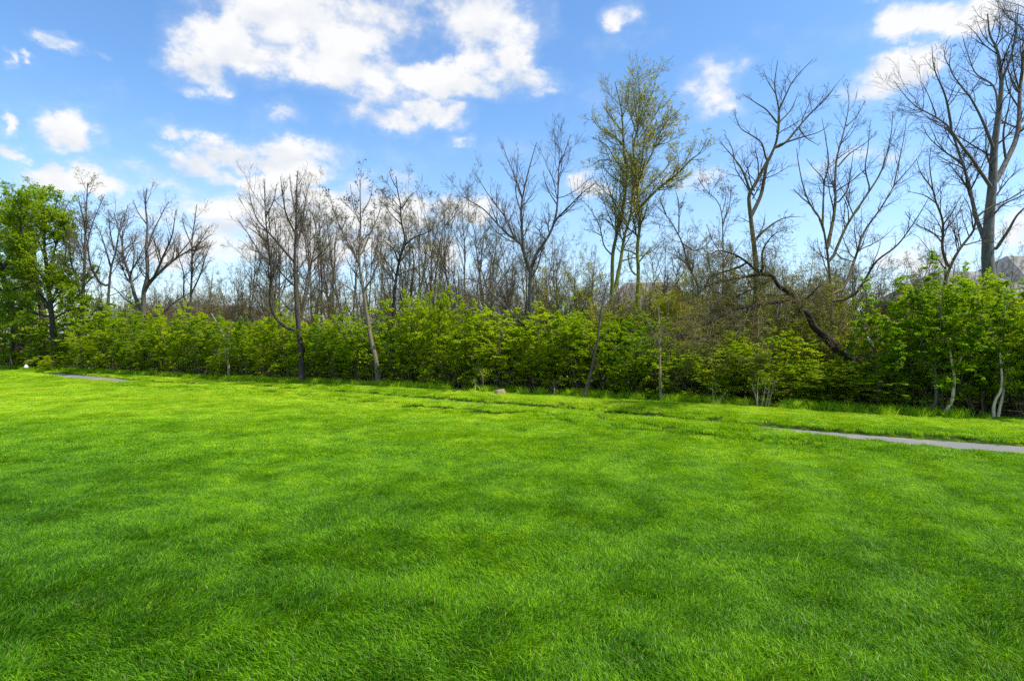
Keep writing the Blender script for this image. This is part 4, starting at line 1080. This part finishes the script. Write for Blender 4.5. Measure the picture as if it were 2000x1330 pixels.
seen_name = lambda o, a, b: '%s bare grey tree of the thicket, seen behind the hedge between %s and %s' % (o, a, b)
labs = place_labels([b[0] for b in bg], seen_name) if False else []
cnt = {}
sizes = ['tall', 'low', 'middling']
for i, (px, yt, off) in enumerate(bg):
    k = max(j for j in range(len(LM)) if LM[j][0] <= px); k = min(k, len(LM) - 2)
    sz = 'tall' if yt < np.interp(px, *top_prof) + 12 else 'middling' if yt < np.interp(px, *top_prof) + 36 else 'low'
    cnt[(k, sz)] = cnt.get((k, sz), 0) + 1
    lab = '%s %s bare thicket tree from %s to %s' % (ORD[cnt[(k, sz)] - 1], sz, LM[k][1], LM[k + 1][1])
    d = edge_depth(px) + off
    H = HC + (CY - yt) / F * d
    z = 0.0
    root = empty('thicket_tree', ((px - CX) / F * d, d, z)); root.rotation_euler = (0, 0, r.uniform(0, 6.28))
    s = H / 9.3; root.scale = (s * r.uniform(.8, 1.05),) * 2 + (s,)
    tag(root, lab, 'tree', 'bare trees of the thicket behind the hedge')
    mtk, mcr, mfo = TV[i % 7]
    link('trunk', mtk, root); link('crown', mcr, root); link('foliage', mfo, root)
# bare undergrowth, brown and twiggy, behind the hedge
def brush_variant(seed):
    r = np.random.default_rng(seed); n = 9
    P = np.empty((n, 8, 3)); a = r.random(n) * 6.28
    P[:, 0] = np.stack([np.cos(a) * .2, np.sin(a) * .2, np.full(n, -.1)], 1)
    til = np.radians(r.uniform(5, 35, n)); dv = np.stack([np.cos(a) * np.sin(til), np.sin(a) * np.sin(til), np.cos(til)], 1)
    for j in range(1, 8):
        dv = norm(dv + r.normal(0, .1, (n, 3))); P[:, j] = P[:, j - 1] + dv * 4.0 / 7
    R0 = np.linspace(1, .2, 8)[None] * r.uniform(.012, .03, n)[:, None]
    P1, R1 = spawn(r, P, R0, 10, .35, K=6, up=.05, lmax=1.4, t0=.2)
    P2, R2 = spawn(r, P1, R1, 6, .5, K=4, up=.05, lmax=.7, rmin=.004)
    P3, R3 = spawn(r, P2, R2, 2.5, .5, K=3, up=.05, lmax=.35, rmin=.0038)
    V, Q = tube(P, R0, 5); ms = mk('stems', V, [Q], B_DARK, smooth=True)
    V, Q = join([tube(P1, R1, 4), tube(P2, R2, 3), tube(P3, R3, 3)]); mt = mk('twigs', V, [Q], [T_BROWN, T_GREY, T_OLIVE][seed % 3], smooth=True)
    pts, _ = leaf_points(r, P3[r.random(len(P3)) < .35], 1, .03)
    V, Q, ti = leaves(r, pts, .05, .8, .8); mf = mk('foliage', V, [Q], L_OLV, {'tint': ti})
    return ms, mt, mf
BV = [brush_variant(800 + i) for i in range(4)]
cnt = {}
BUSH = []
for (x0, x1, lo, hi, ta, tb, st) in ((200, 2030, 4.5, 9, -10, 26, 34), (420, 1180, 6, 15, -36, 6, 30), (1240, 1700, 4, 9, -30, 20, 30), (1690, 2010, 5, 9, -8, 20, 60), (225, 490, 7, 14, -22, 4, 13)):
    px = float(x0)
    while px < x1:
        BUSH.append((px, lo, hi, ta, tb)); px += r.uniform(.7, 1.4) * st
BUSH.sort()
i = 0
for (px, lo_, hi_, ta_, tb_) in BUSH:
    off = r.uniform(lo_, hi_)
    d = edge_depth(px) + off
    yt = np.interp(px, [200, 400, 900, 1100, 1400, 2000], [600, 585, 565, 560, 550, 560]) + r.uniform(ta_, tb_)
    H = HC + (CY - yt) / F * d
    k = max(j for j in range(len(LM)) if LM[j][0] <= px); k = min(k, len(LM) - 2)
    cnt[k] = cnt.get(k, 0) + 1
    root = empty('bare_bush', ((px - CX) / F * d, d, 0)); root.rotation_euler = (0, 0, r.uniform(0, 6.28)); root.scale = (H / 4, H / 4, H / 3.9)
    tag(root, '%s leafless bush from %s to %s' % (ORD[cnt[k] - 1], LM[k][1], LM[k + 1][1]), 'bush', 'leafless bushes behind the hedge')
    ms, mt, mf = BV[i % 4]; i += 1
    link('stems', ms, root); link('twigs', mt, root); link('foliage', mf, root)

# ------------------------------------------------------------ houses beyond
def simple_mat(name, c0, c1, sc_=8.0, rough=0.85):
    m = mat(name); t = NT(m)
    co = t.N('ShaderNodeTexCoord').outputs['Object']
    c = t.ramp(t.noise(co, sc_, 5, 0.65), [(0.3, c0), (0.7, c1)])
    p = t.N('ShaderNodeBsdfPrincipled', {'Base Color': c, 'Roughness': rough})
    t.N('ShaderNodeOutputMaterial', {0: p.outputs[0]})
    return m
M_SIDE = simple_mat('tan_siding', (0.36, 0.33, 0.27), (0.42, 0.385, 0.32), 3)
M_WHITE = simple_mat('white_siding', (0.72, 0.71, 0.68), (0.80, 0.79, 0.76), 3)
M_ROOFG = simple_mat('grey_shingle', (0.15, 0.148, 0.138), (0.25, 0.245, 0.23), 14)
M_ROOFB = simple_mat('brown_shingle', (0.14, 0.125, 0.105), (0.23, 0.205, 0.175), 14)
M_ROOFR = simple_mat('red_shingle', (0.24, 0.12, 0.08), (0.38, 0.21, 0.14), 10)
M_TRIM = simple_mat('white_trim', (0.74, 0.74, 0.72), (0.8, 0.8, 0.78), 3)
M_GLASS = simple_mat('window_glass', (0.03, 0.04, 0.05), (0.06, 0.075, 0.09), 2, 0.08)
def boxm(name, parts, m):
    V, Q = [], []
    for (x0, y0, z0, x1, y1, z1) in parts:
        o = len(V)
        V += [(x0,y0,z0),(x1,y0,z0),(x1,y1,z0),(x0,y1,z0),(x0,y0,z1),(x1,y0,z1),(x1,y1,z1),(x0,y1,z1)]
        Q += [(o,o+3,o+2,o+1),(o+4,o+5,o+6,o+7),(o,o+1,o+5,o+4),(o+1,o+2,o+6,o+5),(o+2,o+3,o+7,o+6),(o+3,o,o+4,o+7)]
    return mk(name, np.array(V, float), [np.array(Q)], m)
def roof_mesh(w_, dp, ze, zr, over, hip, m, courses=True):
    """gable roof (ridge along local x) with shingle courses stepped as real laps; hip = inset of the ridge ends"""
    V, Q = [], []
    x0, x1, y0, y1 = -w_ / 2 - over, w_ / 2 + over, -dp / 2 - over, dp / 2 + over
    rx0, rx1 = -w_ / 2 - (over if hip == 0 else -hip), w_ / 2 + (over if hip == 0 else -hip)
    n = max(6, int((math.hypot(dp / 2 + over, zr - ze)) / 0.28)) if courses else 1
    for sgn in (-1, 1):
        yo = y0 if sgn < 0 else y1
        for i in range(n):
            u0, u1 = i / n, (i + 1) / n
            lip = 0.02
            a = (x0 + (rx0 - x0) * u0, yo * (1 - u0), ze + (zr - ze) * u0 + lip); b = (x1 + (rx1 - x1) * u0, yo * (1 - u0), ze + (zr - ze) * u0 + lip)
            c = (x1 + (rx1 - x1) * u1, yo * (1 - u1), ze + (zr - ze) * u1); d = (x0 + (rx0 - x0) * u1, yo * (1 - u1), ze + (zr - ze) * u1)
            o = len(V)
            V += [a, b, c, d, (a[0], a[1], a[2] - lip - .001), (b[0], b[1], b[2] - lip - .001)]
            Q += [(o, o+1, o+2, o+3), (o+4, o+5, o+1, o)]
    if hip:
        for (ex, rx) in ((x0, rx0), (x1, rx1)):
            o = len(V); V += [(ex, y0, ze), (ex, y1, ze), (rx, 0, zr), (rx, 0.001, zr)]; Q += [(o, o+1, o+3, o+2)]
    o = len(V); V += [(x0, y0, ze - .18), (x1, y0, ze - .18), (x1, y1, ze - .18), (x0, y1, ze - .18), (x0, y0, ze), (x1, y0, ze), (x1, y1, ze), (x0, y1, ze)]
    Q += [(o,o+3,o+2,o+1),(o,o+1,o+5,o+4),(o+1,o+2,o+6,o+5),(o+2,o+3,o+7,o+6),(o+3,o,o+4,o+7)]
    return mk('roof', np.array(V, float), [np.array(Q)], m)
def house(name, label, cx, d, rot, blocks, wallm, roofm, wins, far=False):
    root = empty(name, (cx, d, 0)); root.rotation_euler = (0, 0, rot); tag(root, label, 'house', 'houses beyond the trees')
    for (bx, by, w_, dp, ze, zr, hip) in blocks:
        # wall body, lapped siding boards
        bm_ = [(bx - w_ / 2, by - dp / 2, -0.2, bx + w_ / 2, by + dp / 2, ze)]
        wl_ = link('wall', boxm('wall', bm_, wallm), root)
        if not far:
            nb = int(ze / 0.2)
            bd = [(bx - w_ / 2 - .012, by - dp / 2 - .012, k * .2 + .015, bx + w_ / 2 + .012, by + dp / 2 + .012, k * .2 + .19) for k in range(nb)]
            sd = link('siding', boxm('siding', bd, wallm), wl_); sd['kind'] = 'stuff'
        if hip == 0:
            V = np.array([(bx - w_/2, by - dp/2, ze), (bx - w_/2, by + dp/2, ze), (bx - w_/2, by, zr - .05), (bx + w_/2, by - dp/2, ze), (bx + w_/2, by + dp/2, ze), (bx + w_/2, by, zr - .05)], float)
            link('gable', mk('gable', V, [np.array([(0, 1, 2), (3, 5, 4)])], wallm), root)
        rf = link('roof', roof_mesh(w_, dp, ze, zr, 0.45, hip, roofm), root, (bx, by, 0))
    for (x, y, z, ww, hh, ax) in wins:
        if ax == 'y': fr = [(x - ww/2 - .08, y - .06, z - hh/2 - .08, x + ww/2 + .08, y - .02, z + hh/2 + .08)]; pn = [(x - ww/2, y - .075, z - hh/2, x - .02, y - .062, z + hh/2), (x + .02, y - .075, z - hh/2, x + ww/2, y - .062, z + hh/2)]
        fo = link('window', boxm('window', fr, M_TRIM), root)
        link('pane', boxm('pane', pn, M_GLASS), fo)
    return root
k = 47 / F
house('house', 'large grey roofed house with tan siding half hidden by the massive grey tree', (1905 - CX) * k, 47, R_(8),
      [(-1.6, 0, 8.6, 8.5, 5.0, 7.7, 2.2), (6.8, 2.0, 9.0, 10.0, 5.8, 9.4, 3.0)], M_SIDE, M_ROOFG,
      [(-3.5, -4.26, 3.6, 1.1, 1.4, 'y'), (-0.2, -4.26, 3.6, 1.1, 1.4, 'y'), (-3.5, -4.26, 1.3, 1.1, 1.4, 'y'), (4.8, -3.01, 4.2, 1.1, 1.4, 'y'), (8.2, -3.01, 4.2, 1.1, 1.4, 'y'), (8.2, -3.01, 1.5, 1.6, 1.7, 'y')])
k = 50 / F
house('house', 'white walled house with a brown grey roof behind the mossy pair of stems', (1268 - CX) * k, 50, R_(-14),
      [(0, 0, 6.6, 7.5, 4.7, 7.1, 1.2)], M_WHITE, M_ROOFB, [(-1.8, -3.76, 3.2, 1.0, 1.3, 'y'), (1.4, -3.76, 3.2, 1.0, 1.3, 'y')])
k = 92 / F
for (lab, px, w_, dp, ze, zr, dd, rr) in [
    ('far house with a red roof and white wall, leftmost of the far houses', 337, 8.0, 8, 7.2, 8.3, 92, 4),
    ('far red roofed house lower down beyond the narrow bare tree', 382, 9.6, 8, 6.2, 7.4, 90, -5),
    ('far house with an orange brown roof nearest the dark forked tree', 441, 9.8, 8, 7.4, 8.7, 92, 3)]:
    house('far_house', lab, (px - CX) * dd / F, dd, R_(rr + 20), [(0, 0, w_, dp, ze - 1.0, zr - 1.0, 1.8)], M_WHITE, M_ROOFR,
          [(-w_ * .28, -dp / 2 - .01, ze - 1.5, 1.2, 1.4, 'y'), (w_ * .05, -dp / 2 - .01, ze - 1.5, 1.2, 1.4, 'y'), (w_ * .32, -dp / 2 - .01, ze - 1.5, 1.0, 1.4, 'y')], far=True)

# ------------------------------------------------------------ small things
import bmesh
def rock(px, py, wpx, hpx, label):
    d = HC * F / (py - CY)
    bm_ = bmesh.new(); bmesh.ops.create_icosphere(bm_, subdivisions=4, radius=1.0)
    rr = random.Random(3)
    from mathutils import noise, Vector
    for v in bm_.verts:
        n = noise.noise(v.co * 1.3 + Vector((3, 1, 7))) * 0.34 + noise.noise(v.co * 3.7) * 0.10 + noise.noise(v.co * 9) * 0.03
        v.co *= 1 + n
        v.co.x *= wpx / 2 * d / F; v.co.y *= wpx / 2.6 * d / F; v.co.z = v.co.z * hpx * 0.75 * d / F + hpx * 0.1 * d / F + v.co.x * 0.22
    me = bpy.data.meshes.new('rock'); bm_.to_mesh(me); bm_.free()
    m = simple_mat('tan_stone', (0.15, 0.11, 0.065), (0.31, 0.235, 0.14), 14)
    me.materials.append(m)
    for p_ in me.polygons: p_.use_smooth = True
    x = (px - CX) / F * d
    o = link('rock', me, None, (x, d, float(ground_z(np.array([x]), np.array([d]))[0]) + 0.02))
    tag(o, label, 'rock')
rock(976, 776, 24, 10, 'tan rock lying on the lawn edge in front of the hedge')
# white marker near the far left corner of the lawn: a round-bodied cap with a pointed top
d = HC * F / (726 - CY)
prof = [(0.0, 0.245), (0.02, 0.235), (0.045, 0.20), (0.085, 0.155), (0.105, 0.11), (0.112, 0.07), (0.105, 0.03), (0.09, 0.0), (0.0, -0.02)]
nn = 20
V = np.array([[(r0 * math.cos(2 * math.pi * k / nn), r0 * math.sin(2 * math.pi * k / nn), z) for k in range(nn)] for r0, z in prof]).reshape(-1, 3)
Q = np.array([(i * nn + k, i * nn + (k + 1) % nn, (i + 1) * nn + (k + 1) % nn, (i + 1) * nn + k) for i in range(len(prof) - 1) for k in range(nn)])
x = (51 - CX) / F * d
mroot = empty('lawn_marker', (x, d, float(ground_z(np.array([x]), np.array([d]))[0]) + 0.17)); tag(mroot, 'small white marker cap on the grass before the maple', 'marker')
mk_w = simple_mat('white_plastic', (0.78, 0.78, 0.78), (0.84, 0.84, 0.84), 3, 0.4)
cap_ = link('cap', mk('cap', V, [Q], mk_w, smooth=True), mroot)
V2, Q2 = tube(np.array([[(0, 0, -0.3), (0, 0, -0.05), (0, 0, 0.02)]], float), np.array([[0.025, 0.025, 0.025]]), 8)
link('stake', mk('stake', V2, [Q2], simple_mat('grey_metal', (0.3, 0.3, 0.3), (0.4, 0.4, 0.4)), smooth=True), mroot)
tris = sum(len(m.polygons) * 2 for m in bpy.data.meshes)
print('TRIS approx', tris, 'objects', len(bpy.data.objects))
